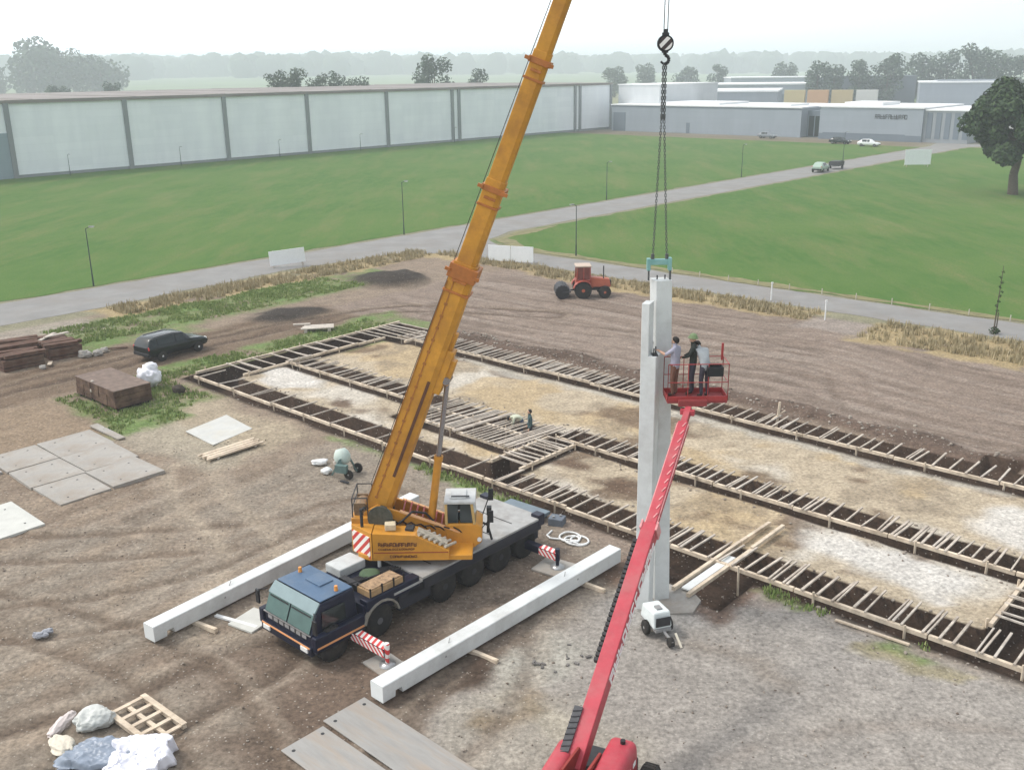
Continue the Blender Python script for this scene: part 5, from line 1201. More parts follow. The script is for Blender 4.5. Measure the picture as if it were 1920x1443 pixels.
# steel road plates in the foreground
M_plate = mat('worn steel plate', (.34, .33, .31), .55, .14, 1.6, .1, .35, dirt=(.36, .27, .19), dirt_amt=.7, stretch=(.4, 3, 1))
for i, (a0, a1, b0, b1, rz, lab) in enumerate(((29.6, 36, -14.1, -12.75, -.02, 'long grey steel road plate, right one of two in the foreground'), (29.75, 36, -15.5, -14.22, -.015, 'long grey steel road plate, left one of two in the foreground'))):
    o = empty('road_plate', W((a0 + a1) / 2, (b0 + b1) / 2, .0), TH + rz, lab, 'steel plate', 'steel plates laid in the foreground'); m = MB(); l = a1 - a0; w = b1 - b0
    m.bx(-l / 2, l / 2, -w / 2, w / 2, .02, .055)
    for x in (-l / 2 + .25,):
        for y in (-w / 2 + .2, w / 2 - .2): m.tube((x, y, .05), (x, y, .058), .05, n=12, mi=1)
    m.build('plate', [M_plate, M_dark], o, bevel=.006)
# wooden pallet and rubbish in the near left corner
def sackshape(r3, seed):
    mb = MB(); bm = bmesh.new(); bmesh.ops.create_icosphere(bm, subdivisions=5, radius=1); o_ = Vector((seed * 2.3, seed * 1.1, seed * .7)); vs = []
    for v in bm.verts:
        p = v.co; k = 1 + .22 * mnoise.noise(p * 1.1 + o_)
        for f, a in ((1.6, .12), (3.4, .05), (7, .02)): k += a * (1 - 3 * abs(mnoise.noise(p * f + o_ * f)))
        q = Vector((p.x * r3[0], p.y * r3[1], p.z * r3[2])) * k; q.z = max(q.z, -r3[2] * .7) + r3[2] * .7; vs.append(q)
    mb.add(vs, [tuple(v.index for v in f.verts) for f in bm.faces], 0, True); bm.free(); return mb
pa = empty('wooden_pallet', W(26.15, -17.05, .0), TH + R(2), 'open wooden pallet lying beside white wrapping in the left foreground', 'pallet')
for x in (-.93, -.47, .0, .47, .93):
    m = MB(); m.bx(x - .06, x + .06, -.5, .5, .10, .14); m.build('slat', M_wood, pa)
for y in (-.5, -.02, .46):
    m = MB(); m.bx(-1.0, 1.0, y - .05, y + .06, .02, .10); m.build('bearer', M_wood, pa)
for y in (-.5, .46):
    m = MB(); m.bx(-1.0, 1.0, y - .07, y + .08, .142, .165); m.build('top_board', M_wood, pa)
def crumple(name, label, cat, loc, rx, ry, h, m_, seed, n=70, thick=.012):
    mb = MB(); vs = []
    for i in range(n):
        for j in range(n):
            x = -1 + 2 * i / (n - 1); y = -1 + 2 * j / (n - 1); e = max(0, 1 - (abs(x) ** 4 + abs(y) ** 4))
            q = Vector((x * 2.2 + seed, y * 2.2, seed * .3)); k = 1 + .42 * mnoise.noise(q) + .12 * mnoise.noise(q * 3)
            f = .35 + .35 * mnoise.noise(q * .45) + .30 * (.5 - abs(mnoise.noise(q * .9 + Vector((3, 1, 0))))) + .16 * (.5 - abs(mnoise.noise(q * 2.1))) + .06 * (.5 - abs(mnoise.noise(q * 4.5)))
            vs.append((x * rx * k, y * ry * (1 + .22 * mnoise.noise(q + Vector((5, 2, 1)))), .03 + h * min(1, e * 3) * (.15 + f)))
    mb.add(vs, [(i * n + j, (i + 1) * n + j, (i + 1) * n + j + 1, i * n + j + 1) for i in range(n - 1) for j in range(n - 1)])
    mb.sm = [True] * len(mb.f); o = mb.build(name, m_, fix=True); s = o.modifiers.new('solid', 'SOLIDIFY'); s.thickness = thick; s.offset = -1; o.location = loc; return tag(o, label, cat)
M_film = mat('white film', (.74, .74, .80), .35, .05, 4); M_filmb = mat('bluish film', (.22, .26, .32), .35, .2, 4)
crumple('plastic_wrapping', 'heap of crumpled white plastic wrapping in front of the pallet', 'plastic', W(27.55, -18.0, .02), .74, .70, .5, M_film, 3.1)
crumple('plastic_wrapping', 'blue grey plastic sheet left of the white wrapping', 'plastic', W(26.6, -18.5, .02), .85, .5, .3, M_filmb, 7.7)
for i, (a, b, r3, lab) in enumerate(((25.2, -18.0, (.46, .34, .26), 'grey rubbish sack right behind the blue plastic sheet, next to the pallet'), (24.65, -18.6, (.5, .16, .13), 'long pale pinkish rubbish sack at the back of the rubbish heap'), (25.6, -19.0, (.46, .25, .17), 'cream rubbish sack in front of the pinkish one'))):
    m = sackshape(r3, i + 6); o = m.build('rubbish_sack', mat(('grey sack', 'pinkish sack', 'cream sack')[i], ((.52, .53, .50), (.60, .53, .50), (.60, .55, .45))[i], .6, .12, 5, .3)); o.location = W(a, b, 0); o.rotation_euler = (0, 0, .4 + i); tag(o, lab, 'sack', 'rubbish sacks in the left foreground')
m = MB(); m.blob((0, 0, .05), (.22, .12, .10), 3, .4, 3, smooth=False); m.blob((.15, .2, .05), (.16, .1, .09), 5, .4, 3, smooth=False); o = m.build('grey_rubble', mat('grey scrap', (.30, .31, .34), .7, .2, 6)); o.location = W(19.9, -17.1, .02); tag(o, 'bit of grey scrap alone on the rutted ground at the left', 'scrap')
# things lying by the front trench near the crane tail
o = empty('formwork_panel', W(25.3, -1.15, .0), TH + R(3), 'blue grey panel lying between the crane tail and the trench', 'panel'); m = MB(); m.bx(-1.0, .9, -.3, .3, .12, .26); m.build('sheet', mat('slate blue panel', (.15, .19, .22), .6, .15, 3), o, bevel=.02)
m = MB(); m.bx(-.8, -.65, -.3, .3, 0, .12); m.bx(.6, .75, -.3, .3, 0, .12); m.build('bearer', M_dark, o)
o = empty('rubber_block', W(26.75, -1.1, .0), TH + R(20), 'dark blue grey battery like box at the end of the blue grey panel', 'box'); m = MB(); m.bx(-.28, .28, -.24, .24, 0, .3); m.build('case', mat('slate box', (.12, .14, .17), .6, .2, 4), o, bevel=.03)
m = MB(); m.tube((-.1, -.1, .3), (-.1, -.1, .36), .05, n=10); m.tube((.1, .1, .3), (.1, .1, .36), .05, n=10); m.build('lug', M_grey, o)
m = MB(); pts = []
for k in range(60):
    a = k * .33; r_ = .42 + .14 * math.sin(k * .21); pts.append(W(28.15 + .85 * math.cos(a) * r_ + .008 * k - .3, -1.75 + .75 * math.sin(a) * r_, .05 + .0035 * (k % 9)))
pts = [W(27.0, -1.7, .04), W(27.1, -2.1, .04), W(27.35, -2.2, .04)] + pts; m.path(pts, .035, 6); o = m.build('white_hose', M_white); tag(o, 'loose coil of white hose on the ground by the outrigger', 'hose')
for a, b, sx, sy, rz, lab in ((29.0, -3.75, .75, .55, .15, 'grey load spreading board under the rear outrigger foot of the crane'), (28.95, -11.3, .6, .42, -.1, 'grey load spreading board under the front outrigger foot of the crane'), (24.0, -12.4, .5, .55, .2, 'pale concrete pad on the ground beside the crane cab')):
    m = MB(); m.bx(-sx, sx, -sy, sy, .0, .075); o = m.build('outrigger_pad', M_concs if a > 25 else mat('pale slab', (.52, .52, .48), .9, .1, 2), bevel=.015); o.location = W(a, b, .0); o.rotation_euler = (0, 0, TH + rz); tag(o, lab, 'pad', 'pads under and beside the crane outriggers')
m = MB(); m.bar((0, 0, .05), (1.6, .1, .05), .12, .06); o = m.build('white_lath', M_white); o.location = W(22.9, -13.0, .0); o.rotation_euler = (0, 0, R(-30)); tag(o, 'short white lath on the ground by the near end of the rear precast column', 'lath')
m = MB()
for k in range(13): m.box((rnd.gauss(0, .6), rnd.gauss(0, .35), .02), (rnd.uniform(.05, .2), rnd.uniform(.03, .09), .04), rnd.uniform(0, 3))
o = m.build('scattered_debris', mat('concrete crumbs', (.15, .14, .13), .9, .5, 6)); o.location = W(32.5, -7.9, 0); tag(o, 'crumbs of dark debris scattered on the pale patch beside the red boom', 'debris', kind='stuff')
o = plate('white_lath', 'pale lath lying against the front formwork past the green weeds', 'lath', [(37.4, -.85), (39.6, -.75), (39.6, -.65), (37.4, -.75)], .03, .09, M_wood)
# slab at the column foot
plate('column_footing', 'pale concrete footing under the standing columns', 'footing', [(31.7, -3.9), (32.5, -4.15), (33.3, -3.8), (33.9, -3.2), (33.7, -2.4), (33.2, -2.1), (32.2, -2.2), (31.5, -2.3), (31.4, -3.1)], -.08, .03, mat('fresh concrete', (.33, .315, .29), .9, .2, 1.5, .3, dirt=(.22, .18, .14), dirt_amt=.8))
plate('bridge_plank', 'pale grey plank running from the column footing over the front trench', 'plank', [(32.9, -2.3), (33.2, -2.3), (33.2, .6), (32.9, .6)], .10, .16, M_conc)

# ================================================================== ROAD SIDE THINGS
def board_sign(label, c, w, h, rz, z0=.6, tilt=0, panels=1):
    o = empty('site_board', c, rz, label, 'board', 'blank white boards along the road'); 
    for k in range(panels):
        m = MB(); x0 = -w / 2 + w / panels * k; m.bx(x0 + .03, x0 + w / panels - .03, -.03, .03, z0, z0 + h); p = m.build('panel', mat('white board', (.78, .80, .80), .5, .04), o, bevel=.01)
        if tilt: p.rotation_euler = (0, tilt, 0)
    m = MB()
    for x in (-w * .4, w * .4): m.bx(x - .05, x + .05, .03, .13, 0, z0 + h * .95)
    m.build('post', M_woodg, o); m = MB()
    for x in (-w * .4, w * .4): m.bar((x, .1, z0 + h * .7), (x, 1.1, .05), .07, .07)
    m.build('stay', M_woodg, o); return o
board_sign('blank white board at the left, tilted, on the straw verge of the road', W(-23.2, 23.0), 3.1, 1.25, R(20), .25, R(-4))
board_sign('blank white double board behind the boom, at the road junction', W(-9.2, 36.2), 4.2, 1.35, R(-20), .15, 0, 2)
board_sign('blank white board far off on the right lawn near the road', W(-13.4, 140.5), 4.4, 2.4, R(2), .4, 0)
M_pole = mat('dark green pole', (.035, .055, .05), .6, .2, 3)
def lamp_post(label, loc, h, rz, group, arm=.45):
    o = empty('street_lamp', loc, rz, label, 'street lamp', group); m = MB(); m.tube((0, 0, -.1), (0, 0, 1.0), .07, .06, 10); m.tube((0, 0, 1.0), (0, 0, h), .05, .032, 8); m.build('pole', M_pole, o)
    m = MB(); m.tube((0, 0, h - .05), (arm * .6, 0, h + .1), .025, n=6); m.build('arm', M_pole, o); m = MB(); m.hexa([(arm * .5, -.1, h + .06), (arm * 1.5, -.07, h + .10), (arm * 1.5, .07, h + .10), (arm * .5, .1, h + .06), (arm * .5, -.08, h + .16), (arm * 1.4, -.05, h + .15), (arm * 1.4, .05, h + .15), (arm * .5, .08, h + .16)]); h_ = m.build('lamp_head', M_grey, o, bevel=.01)
    m = MB(); m.bx(arm * .65, arm * 1.3, -.06, .06, h + .045, h + .07); m.build('lamp_glass', M_lamp, h_); return o
G1 = 'street lamps along the lawn roads'
lamp_post('street lamp nearest the left picture edge, between road and lawn', W(-28.6, 8.2), 4.6, R(20), G1)
lamp_post('street lamp at the road edge left of the orange boom', W(-28.3, 41.0), 5.3, R(10), G1)
lamp_post('street lamp between the orange boom and the slings, beyond the junction', W(-28.6, 76), 4.7, R(5), G1)
lamp_post('street lamp directly behind the red tractor', W(-6.9, 42.4), 4.5, R(200), G1)
lamp_post('street lamp far along the road just right of the slings', W(-28.5, 110), 4.8, R(5), G1)
lamp_post('street lamp beside the pale green car', W(-28.6, 146), 4.8, R(5), G1)
wl = [(48.5, 'first short lamp from the left in front of the long white warehouse'), (69, 'second short lamp from the left in front of the long white warehouse'), (90.5, 'third short lamp from the left in front of the long white warehouse'), (111, 'fourth short lamp from the left in front of the long white warehouse'), (139, 'last short lamp before the boom in front of the long white warehouse')]
for b, lab in wl: lamp_post(lab, W(-119.5, b), 3.4, R(-42), 'short lamps along the warehouse wall', .6)
# thin young trees and posts of the rope fence by the road
M_bark = mat('bark', (.10, .08, .06), .95, .25, 6, .4)
def leaf_mat(name, c, c2):
    if name in MATS: return MATS[name]
    m = bpy.data.materials.new(name); m.use_nodes = True; t = m.node_tree; b = t.nodes['Principled BSDF']; b.inputs['Roughness'].default_value = .75; b.inputs['Specular IOR Level'].default_value = .25
    g = t.nodes.new('ShaderNodeNewGeometry'); r = t.nodes.new('ShaderNodeValToRGB'); r.color_ramp.elements[0].color = (*c, 1); r.color_ramp.elements[1].color = (*c2, 1)
    t.links.new(g.outputs['Random Per Island'], r.inputs['Fac']); t.links.new(r.outputs['Color'], b.inputs['Base Color'])
    MATS[name] = m; return m
def leaves(clumps, n, size, seed, mb=None, flat=.6):
    rr = np.random.default_rng(seed); w = np.array([c[3] ** 2 for c in clumps]); pick = rr.choice(len(clumps), n, p=w / w.sum()); C_ = np.array([c[:3] for c in clumps])[pick]; Rr = np.array([c[3] for c in clumps])[pick]
    d = rr.normal(size=(n, 3)); d /= np.linalg.norm(d, axis=1)[:, None]; rad = Rr * rr.uniform(.55, 1.06, n) ** .6; P = C_ + d * rad[:, None] * np.array([1, 1, flat + .25])
    nm = d + rr.normal(size=(n, 3)) * .7; nm[:, 2] += .35; nm /= np.linalg.norm(nm, axis=1)[:, None]
    u = np.cross(nm, rr.normal(size=(n, 3))); u /= np.linalg.norm(u, axis=1)[:, None]; v = np.cross(nm, u); s = size * rr.uniform(.6, 1.4, n)[:, None]
    V = np.stack([P - u * s - v * s * .55, P + u * s * .1 - v * s * .7, P + u * s + v * s * .1, P + u * s * .2 + v * s * .75, P - u * s * .7 + v * s * .5], 1).reshape(-1, 3)
    mb = mb or MB(); k = len(mb.v); mb.v += [tuple(x) for x in V]; mb.f += [[k + i * 5 + j for j in range(5)] for i in range(n)]; mb.m += [0] * n; mb.sm += [False] * n
    return mb
def tree(name, label, loc, h, w, seed, nleaf, size, lm, trunk_h=.25, group=None, nclump=26, shape=1.0, limbs=6, rz=0, cs=1.0):
    rr = random.Random(seed); o = empty(name, loc, rz, label, 'tree', group); tz = h * trunk_h; ch = h - tz; cl = []
    for i in range(nclump):
        a = rr.uniform(0, 2 * math.pi); t_ = (i + .5) / nclump; z = tz + ch * (.10 + .82 * t_); prof = math.sin(math.pi * min(1, (.20 + .64 * t_) ** shape)) ** .6
        r_ = w / 2 * prof * math.sqrt(rr.uniform(.12, 1)) * .86; s = w * rr.uniform(.11, .19) * (26 / nclump) ** .25 * cs; cl.append((math.cos(a) * r_, math.sin(a) * r_, z, s))
    m = MB(); b = w * .035 + .06; m.path([(0, 0, -.2), (.02 * h * rr.uniform(-1, 1), .01 * h, tz * .6), (.02 * h * rr.uniform(-1, 1), 0, tz), (0, 0, tz + ch * .45), (0, 0, tz + ch * .8)], [b * 1.3, b, b * .85, b * .5, b * .15], 8)
    for i in range(limbs):
        c = cl[int(i * (nclump - 1) / max(1, limbs - 1))]; z0 = tz + (c[2] - tz) * .35; m.path([(0, 0, z0), (c[0] * .5, c[1] * .5, z0 + (c[2] - z0) * .6), c[:3]], [b * .5, b * .32, b * .12], 6)
    m.build('trunk', M_bark, o); leaves(cl, nleaf, size, seed).build('crown', lm, o, fix=False); return o
L_dark = leaf_mat('dark summer leaves', (.014, .034, .012), (.050, .085, .028)); L_mid = leaf_mat('summer leaves', (.03, .06, .022), (.075, .115, .045)); L_far = leaf_mat('haze paled leaves', (.045, .075, .052), (.095, .135, .085))  # far leaves paled, part of the haze put into their colour
tree('oak_tree', 'large dark green tree on the right lawn, cut by the picture edge', (64.6, 127.9, 0), 13.8, 13.6, 5, 26000, .23, L_dark, .31, None, 90, 1.0, 12)
for i, (a, b, h, lab) in enumerate(((30.2, 37.3, 4.3, 'thin young tree on the straw verge at the right picture edge'),)):
    o = empty('young_tree', W(a, b), 0, lab, 'tree'); m = MB(); m.tube((0, 0, -.1), (.06, 0, h), .05, .015, 7); m.tube((.15, 0, 0), (.15, 0, 1.4), .035, n=6); m.build('trunk', M_bark, o)
    leaves([(0, 0, .25, .28), (.2, .1, .2, .22)] + [(.03 + rnd.uniform(-.1, .1), rnd.uniform(-.1, .1), 1.5 + .3 * k, .10) for k in range(9)], 330, .045, 3).build('crown', L_dark, o, fix=False)
for a, b, lab in ((15.1, 37.2, 'white marker post at the near edge of the road, left of the straw verge'), (20.6, 34.2, 'white marker post at the field edge where the straw verge begins')):
    m = MB(); m.tube((0, 0, -.1), (0, 0, 1.25), .05, n=8); m.box((0, 0, 1.28), (.14, .10, .1)); o = m.build('marker_post', M_white); o.location = W(a, b); tag(o, lab, 'post', 'white posts by the road')
for i in range(13):
    m = MB(); m.tube((0, 0, -.1), (0, 0, .38), .035, n=8); m.lathe((0, 0, .36), (0, 0, 1), [(0, .035), (.05, .04), (.08, .02)], 8); o = m.build('kerb_post', M_woodg); o.location = W(4 + 2.6 * i, 41.35); tag(o, 'low wooden post in the row along the lawn edge of the right hand road', 'post', 'low posts along the right hand road')
# straw coloured tall grass
def tufts(name, label, regions, n, h, m_, seed, density_noise=True):
    rr = random.Random(seed); mb = MB(); tot = 0
    while tot < n:
        a0, a1, b0, b1 = rr.choices(regions, [(r[1] - r[0]) * (r[3] - r[2]) for r in regions])[0]; a, b = rr.uniform(a0, a1), rr.uniform(b0, b1)
        if mnoise.noise(Vector((a * .45, b * .45, seed))) < rr.uniform(-.5, .25): continue
        p = W(a, b, ground_z(a, b)); tot += 1; hh = h * rr.uniform(.5, 1.2)
        for k in range(7):
            an = rr.uniform(0, 6.28); q = p + Vector((rr.uniform(-.14, .14), rr.uniform(-.14, .14), 0)); w = .035; d = Vector((math.cos(an), math.sin(an), 0)); t_ = q + d * rr.uniform(.05, .35) * hh + Vector((0, 0, hh * rr.uniform(.6, 1.1))); s = Vector((-d.y, d.x, 0)) * w
            mb.add([q - s, q + s, t_ + s * .2, t_ - s * .2], [(0, 1, 2, 3)])
    o = mb.build(name, m_, fix=False); return tag(o, label, 'grass', kind='stuff')
L_straw = leaf_mat('straw blades', (.25, .21, .11), (.50, .42, .27)); L_weed = leaf_mat('weed blades', (.13, .21, .05), (.32, .36, .14))
tufts('dry_grass', 'tall straw coloured grass on the verges beside the road', [(-20.6, -17.3, 5, 35), (-17.5, -5, 34.2, 36.5), (-5, 19.5, 33.4, 36.2), (24, 50, 31.2, 36)], 3400, .40, L_straw, 3)
tufts('weeds', 'rough green weeds between the track, the stacks and the footings', [(-3.2, -.8, -2.5, 15), (-2.4, 4, -6.6, -1.1), (4.1, 5.5, -7.2, -3.6), (-17, -11.8, -1, 22), (34.7, 37, -.85, -.3), (38.8, 40.2, -.9, -.4), (18.8, 25, -.95, -.4)], 3800, .17, L_weed, 5)

# loose stones and clods over the bare ground
sm = MB(); rr = random.Random(77); ico = bmesh.new(); bmesh.ops.create_icosphere(ico, subdivisions=1, radius=1); iv = [v.co.copy() for v in ico.verts]; fi = [tuple(v.index for v in f.verts) for f in ico.faces]
def stone(a, b, s):
    p = W(a, b, ground_z(a, b) + s * .25); q = [1 + rr.uniform(-.3, .3) for _ in range(3)]; an = rr.uniform(0, 6.3); co, si = math.cos(an), math.sin(an)
    sm.add([p + Vector(((v.x * co - v.y * si) * s * q[0], (v.x * si + v.y * co) * s * q[1], v.z * s * .7 * q[2])) * rr.uniform(.8, 1.2) for v in iv], fi)
for k in range(1800):
    a, b = rr.uniform(8, 42), rr.uniform(-18, -.6)
    if 22 < a < 31 and -13 < b < -2 and rr.random() < .5: continue
    stone(a, b, rr.choice((.015, .02, .02, .025, .03, .04)))
for k in range(1100):
    a = rr.uniform(2, 48); b = rr.choice((1.7, 7.2, 15.3, 12.7, -.5, 4.8, 5.3)) + rr.gauss(0, .22); stone(a, b, rr.choice((.02, .03, .04, .06)))
for k in range(500): stone(rr.uniform(2, 46), 15.6 + abs(rr.gauss(0, .6)), rr.choice((.04, .05, .07, .09)))
def stone_mat():
    m = leaf_mat('stones', (.12, .09, .07), (.36, .32, .27)); m.node_tree.nodes['Principled BSDF'].inputs['Roughness'].default_value = .95; return m
tag(sm.build('loose_stones', stone_mat(), fix=False), 'loose stones and clods over the bare ground', 'stones', kind='stuff')

# ================================================================== BUILDINGS
def clad(name, c, s=(1, 1, 1), rough=.55):
    if name in MATS: return MATS[name]
    m = mat(name, c, rough, .06, .3, 0, dirt=tuple(x * .8 for x in c), dirt_amt=.35, stretch=(1, 1, .25)); t = m.node_tree; b = t.nodes['Principled BSDF']
    tc = t.nodes.new('ShaderNodeTexCoord'); sx = t.nodes.new('ShaderNodeSeparateXYZ'); t.links.new(tc.outputs['Object'], sx.inputs[0])
    ad = t.nodes.new('ShaderNodeMath'); ad.operation = 'ADD'; t.links.new(sx.outputs[0], ad.inputs[0]); t.links.new(sx.outputs[1], ad.inputs[1])
    cb = t.nodes.new('ShaderNodeCombineXYZ'); t.links.new(ad.outputs[0], cb.inputs[0]); t.links.new(sx.outputs[2], cb.inputs[1])
    br = t.nodes.new('ShaderNodeTexBrick'); br.offset = 0; t.links.new(cb.outputs[0], br.inputs['Vector'])
    br.inputs['Color1'].default_value = (1, 1, 1, 1); br.inputs['Color2'].default_value = (.955, .96, .965, 1); br.inputs['Mortar'].default_value = (.93, .935, .94, 1)
    br.inputs['Scale'].default_value = 1; br.inputs['Mortar Size'].default_value = .035; br.inputs['Brick Width'].default_value = 6.0; br.inputs['Row Height'].default_value = 1.3
    mm = t.nodes.new('ShaderNodeMix'); mm.data_type = 'RGBA'; mm.blend_type = 'MULTIPLY'; mm.inputs['Factor'].default_value = 1
    t.links.new(b.inputs['Base Color'].links[0].from_socket, mm.inputs['A']); t.links.new(br.outputs['Color'], mm.inputs['B']); t.links.new(mm.outputs['Result'], b.inputs['Base Color'])
    return m
M_clad = clad('warehouse cladding', (.90, .93, .97)); M_post = clad('grey pilaster', (.24, .26, .27)); M_roof = mat('brown grey roof', (.24, .215, .20), .9, .2, .08); M_blue = clad('blue grey cladding', (.27, .34, .38))
M_clad2 = clad('silver cladding', (.29, .325, .365)); M_dkclad = clad('dark cladding', (.15, .18, .215)); M_whroof = mat('white roof', (.75, .76, .76), .7, .06, .1)
wh = empty('warehouse', W(-122.5, 60), TH, 'long white warehouse with grey pilasters behind the left lawn', 'warehouse')     # local y runs along the wall
HW = 11.75; a0 = -120; a1 = 143.5
m = MB(); m.bx(-62, 0, -19.0, a1, 0, HW); m.build('wall', M_clad, wh)
m = MB(); m.bx(-62.3, .35, -19.3, a1 + .3, HW, HW + .55)
for k in range(9): m.bx(-62, .0, -15 + 18 * k, -14.6 + 18 * k, HW + .55, HW + .62)
m.build('roof', M_roof, wh)
m = MB(); m.bx(-61, .1, -140, -19.0, 0, 7.2); m.bx(-61, -.05, -140, -19.0, 7.2, HW, 1); m.bx(-61.3, .3, -140, -19.3, HW, HW + .5, 2); m.build('side_wing', [M_blue, M_clad, M_roof], wh)
for b in (40.9, 61.0, 80.8, 100.0, 121.3, 141.4, 143.6, 165.5, 187.3, 189.4, 203.2):
    m = MB(); m.bx(0, .38, b - 60 - .38, b - 60 + .38, 0, HW + .1); m.build('pilaster', M_post, wh)
m = MB(); m.bx(0.0, .03, -19, a1, 0, .5); m.build('plinth', M_post, wh)
an = empty('white_hall', W(-121, 204), TH, 'tall white hall at the end of the warehouse behind the low grey shed', 'hall'); m = MB(); m.bx(0.5, 14.0, .2, 30, 0, 11.6); m.build('wall', clad('white hall cladding', (.62, .64, .65)), an); m = MB(); m.bx(.3, 14.2, 0, 30.2, 11.6, 11.9); m.build('roof', M_whroof, an)
sh = empty('grey_shed', W(-117, 196.5), TH, 'low silver grey shed with a dark gate and a small door, right of the warehouse', 'shed')
m = MB(); m.bx(0, 55, 0, 26, 0, 6.6); m.build('wall', M_clad2, sh); m = MB(); m.bx(-.2, 55.2, -.2, 26.2, 6.6, 6.9); m.bx(12, 30, 5, 20, 6.9, 7.4); m.bx(40, 50, 4, 14, 6.9, 7.3); m.build('roof', M_whroof, sh)
m = MB(); m.bx(.6, 4.6, -.06, .0, 0, 4.8); m.build('gate', M_dkclad, sh); m = MB(); m.bx(23.6, 24.6, -.06, 0, 0, 2.6); m.build('door', M_dkclad, sh)
m = MB(); m.bx(0, 55, -.03, 0, 6.2, 6.6); m.build('eaves_trim', M_dkclad, sh)
en = empty('entrance_block', W(-62, 199.8), TH, 'dark glazed entrance block set back between the two grey sheds', 'building'); m = MB(); m.bx(0, 5.2, 0, 15, 0, 6.0); m.build('wall', M_dkclad, en)
for x in (.4, 2.0, 3.6):
    m = MB(); m.bx(x, x + 1.3, -.05, 0, .2, 4.8); m.build('window', M_glass, en)
s2 = empty('lettered_shed', W(-56.8, 195.2), TH, 'grey shed with dark lettering high on its front and a ribbed right end', 'shed')
m = MB(); m.bx(0, 23.5, 0, 24, 0, 7.0); m.build('wall', M_clad2, s2); m = MB(); m.bx(23.5, 33.0, .6, 24, 0, 6.6)
m.build('ribbed_wall', clad('mid grey cladding', (.27, .29, .31)), s2)
for k in range(5):
    m = MB(); m.bx(24.2 + 1.9 * k, 25.3 + 1.9 * k, .5, .6, .8, 6.2); m.build('window', M_dkclad, s2)
m = MB(); m.bx(-.2, 23.7, -.2, 24.2, 7.0, 7.3); m.bx(23.7, 33.2, .4, 24.2, 6.6, 6.9); m.bx(3, 12, 6, 16, 7.3, 8.0); m.build('roof', M_whroof, s2)
m = MB(); m.bx(0, 23.5, -.04, 0, 0, 1.3); m.bx(1, 20, -.06, 0, 1.3, 1.5); m.build('plinth', M_dkclad, s2)
m = MB(); rows_of_strokes(m, (13.0, -.02, 4.7), (1, 0, 0), (0, 0, 1), 7.2, .95, 12, 4, (0, -1, 0), depth=.05); m.build('lettering', mat('dark lettering far', (.04, .045, .05), .6), s2)
def hall(name, label, x, y, rz, w, d, h, cm, rm, extra=None):
    o = empty(name, (x, y, 0), rz, label, 'building'); m = MB(); m.bx(-w / 2, w / 2, 0, d, 0, h); m.build('wall', cm, o); m = MB(); m.bx(-w / 2 - .3, w / 2 + .3, -.3, d + .3, h, h + .5)
    m.build('roof', rm, o)
    if extra:
        m = MB(); m.bx(-w * .42, w * .42, -.06, 0, h * .25, h * .6); m.build('window', M_dkclad, o)
    return o
def FP(u, d): return (u - 960) / 1850 * d
hall('factory_hall', 'wide hall with a white roof and dark window band behind the low grey shed', FP(1345, 345), 345, TH * .4, 36, 40, 8.0, M_clad2, M_whroof, True)
hall('factory_hall', 'long pale hall with a white roof, behind the wide hall', FP(1330, 420), 420, TH * .3, 74, 40, 9.0, M_clad2, M_whroof, True)
hall('factory_hall', 'dark grey hall in front of the round trees right of centre', FP(1615, 430), 430, -.2, 34, 30, 11.3, M_dkclad, M_dkclad)
hall('factory_hall', 'white hall at the right below the row of trees', FP(1770, 385), 385, -.35, 27, 30, 9.4, M_clad2, M_whroof)
hall('factory_hall', 'grey hall behind the crown of the large right hand tree', FP(1850, 370), 395, -.35, 24, 30, 9.6, clad('mid grey cladding', (.27, .29, .31)), M_dkclad)
hall('factory_hall', 'low white roofed hall between the dark hall and the slings', FP(1450, 520), 520, -.1, 50, 40, 10.5, M_clad2, M_whroof)
for i, (u, lab, c) in enumerate(((1475, 'yellowish container, left one of the row behind the sheds', (.55, .46, .25)), (1512, 'orange tinted container, middle one of the row behind the sheds', (.58, .36, .20)), (1550, 'tan container, right one of the row behind the sheds', (.52, .42, .24)), (1588, 'pale container at the right end of the row behind the sheds', (.6, .6, .56)))):
    o = empty('container', (FP(u, 330), 330 - i * 3, 0), -.4, lab, 'container', 'containers stacked behind the sheds'); m = MB(); m.bx(-3.2, 3.2, 0, 2.6, 0, 8.7)
    for k in range(16): m.bx(-3.2 + .4 * k, -3.0 + .4 * k, -.06, 0, .1, 8.6)
    m.build('box', clad('container %d' % i, c), o); m = MB(); m.bx(-3.2, 3.2, -.08, -.06, 4.3, 4.5); m.build('corner_rail', M_post, o)

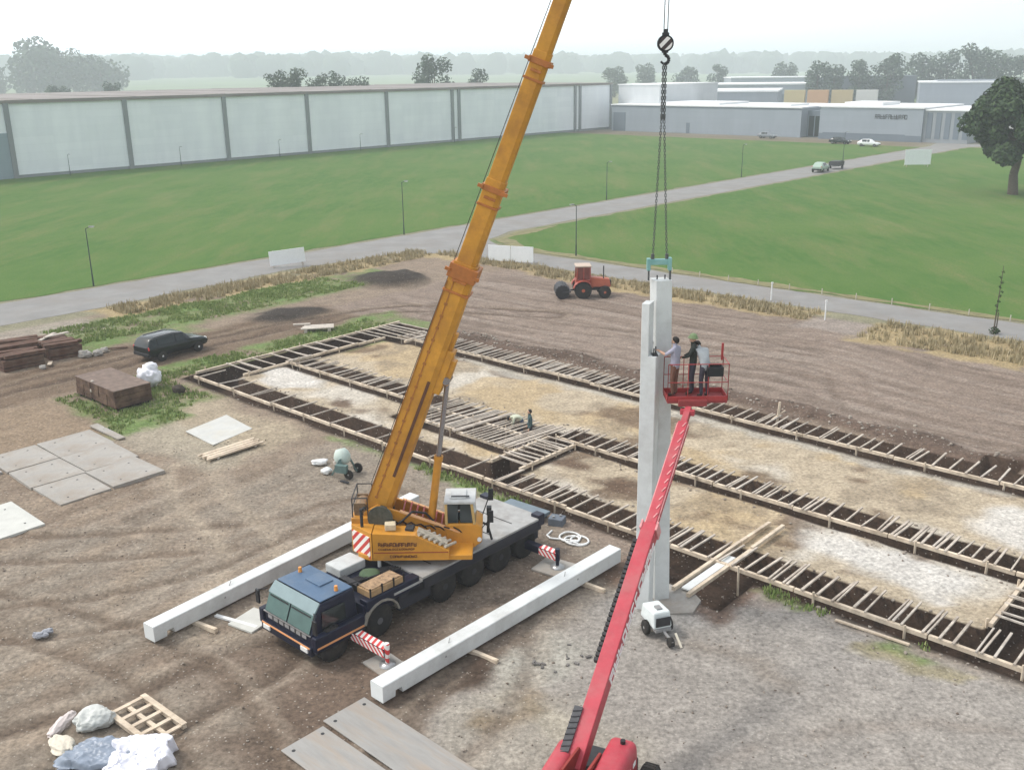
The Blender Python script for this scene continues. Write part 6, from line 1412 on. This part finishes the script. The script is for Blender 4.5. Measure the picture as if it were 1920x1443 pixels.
# ================================================================== DISTANT TREES
far = [(118, 800, 40.0, 46, 'tall broad hazy tree at the left, the highest of the horizon'), (172, 810, 33, 30, 'hazy tree touching the tall left one on its right side'), (232, 820, 26, 38, 'wide low hazy tree right of the tall left one'), (18, 840, 22, 36, 'hazy tree cut by the left picture edge'), (8, 400, 14.5, 16, 'lower hazy tree at the left picture edge in front of the others'),
       (545, 275, 16.6, 8, 'bushy tree at the left end of the clump behind the warehouse roof'), (583, 278, 17.4, 7.5, 'bushy tree, highest of the clump behind the warehouse roof'), (617, 280, 15.9, 7, 'bushy tree in the middle of the clump behind the warehouse roof'), (652, 283, 16.5, 6.5, 'bushy tree right of the middle in the clump behind the warehouse roof'), (690, 286, 14.8, 7, 'lowest bushy tree at the right end of the clump behind the warehouse roof'),
       (828, 330, 20.9, 12, 'round domed tree left of the boom behind the warehouse'), (905, 320, 17.0, 7, 'small round tree between the domed one and the boom'), (150, 400, 12.5, 9, 'dark low bush in front of the tall left tree'), (250, 400, 13.5, 8, 'dark low bush in front of the wide left tree'),
       (1515, 410, 17.5, 11, 'round tree left of the dark hall'), (1545, 420, 16.5, 9, 'smaller round tree between two others by the dark hall'), (1590, 425, 18.5, 11, 'round tree above the left part of the dark hall'), (1640, 425, 20.5, 14, 'broad tree above the middle of the dark hall'), (1700, 450, 20.0, 14, 'broad tree right of the dark hall'), (1745, 455, 21.5, 13, 'tree above the white hall, left one'),
       (1795, 440, 23.5, 15, 'tallest tree of the right hand row, above the white hall'), (1840, 450, 21.5, 14, 'tree right of the tallest one in the right hand row'), (1895, 455, 21.0, 15, 'tree at the right picture edge in the far row'),
       (1335, 560, 17.5, 11, 'faint tree just right of the slings'), (1150, 600, 16.5, 14, 'faint tree right of the boom'), (1205, 620, 18, 13, 'faint tree left of the slings'), (1280, 610, 16, 14, 'faint low tree behind the white roofed halls'), (1455, 560, 17.5, 14, 'faint flat topped tree left of the round trees')]
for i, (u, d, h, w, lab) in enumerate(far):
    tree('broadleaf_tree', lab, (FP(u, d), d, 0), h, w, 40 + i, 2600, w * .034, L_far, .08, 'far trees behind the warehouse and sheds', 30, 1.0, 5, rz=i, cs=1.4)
# woods along the horizon: one mass nobody could count
fm = MB(); rr = random.Random(12)
for k in range(1300):
    y = rr.choice((1700, 1900, 2100, 2350, 2600, 2900)) + rr.uniform(-60, 60); x = rr.uniform(-.62, .62) * y
    if y < 1850 and mnoise.noise(Vector((x * .004, 2, 4))) < .12: continue
    left = max(0, min(1, (700 - x) / 1400)); h = min(62 - hill_z(x, y), (27 + 10 * rr.random()) * (1 + .2 * left)); w = h * rr.uniform(.8, 1.3)
    z = hill_z(x, y); fm.blob((x, y, z + h * .42), (w / 2, w / 2, h * .52), k, .42, 2, freq=1.7)
    if y < 2300: leaves([(x, y, z + h * .44, w * .46)], 46, 2.2, k, fm, .7)
tag(fm.build('woods', mat('far woods green', (.035, .06, .03), .95, .3, .15), fix=False), 'hazy woods along the whole horizon', 'woods', kind='stuff')

# ================================================================== HAZE
hm = MB(); hm.bx(-4450, 4450, -4450, 4450, -5.0, 70.0); hz_ = hm.build('haze', [], None)
vm_ = bpy.data.materials.new('haze air'); vm_.use_nodes = True; t = vm_.node_tree; t.nodes.clear(); out = t.nodes.new('ShaderNodeOutputMaterial'); pv = t.nodes.new('ShaderNodeVolumePrincipled')
pv.inputs['Color'].default_value = (.89, .955, 1, 1); pv.inputs['Density'].default_value = .00068; pv.inputs['Anisotropy'].default_value = .0
t.links.new(pv.outputs[0], out.inputs['Volume']); hz_.data.materials.append(vm_); tag(hz_, kind='stuff')
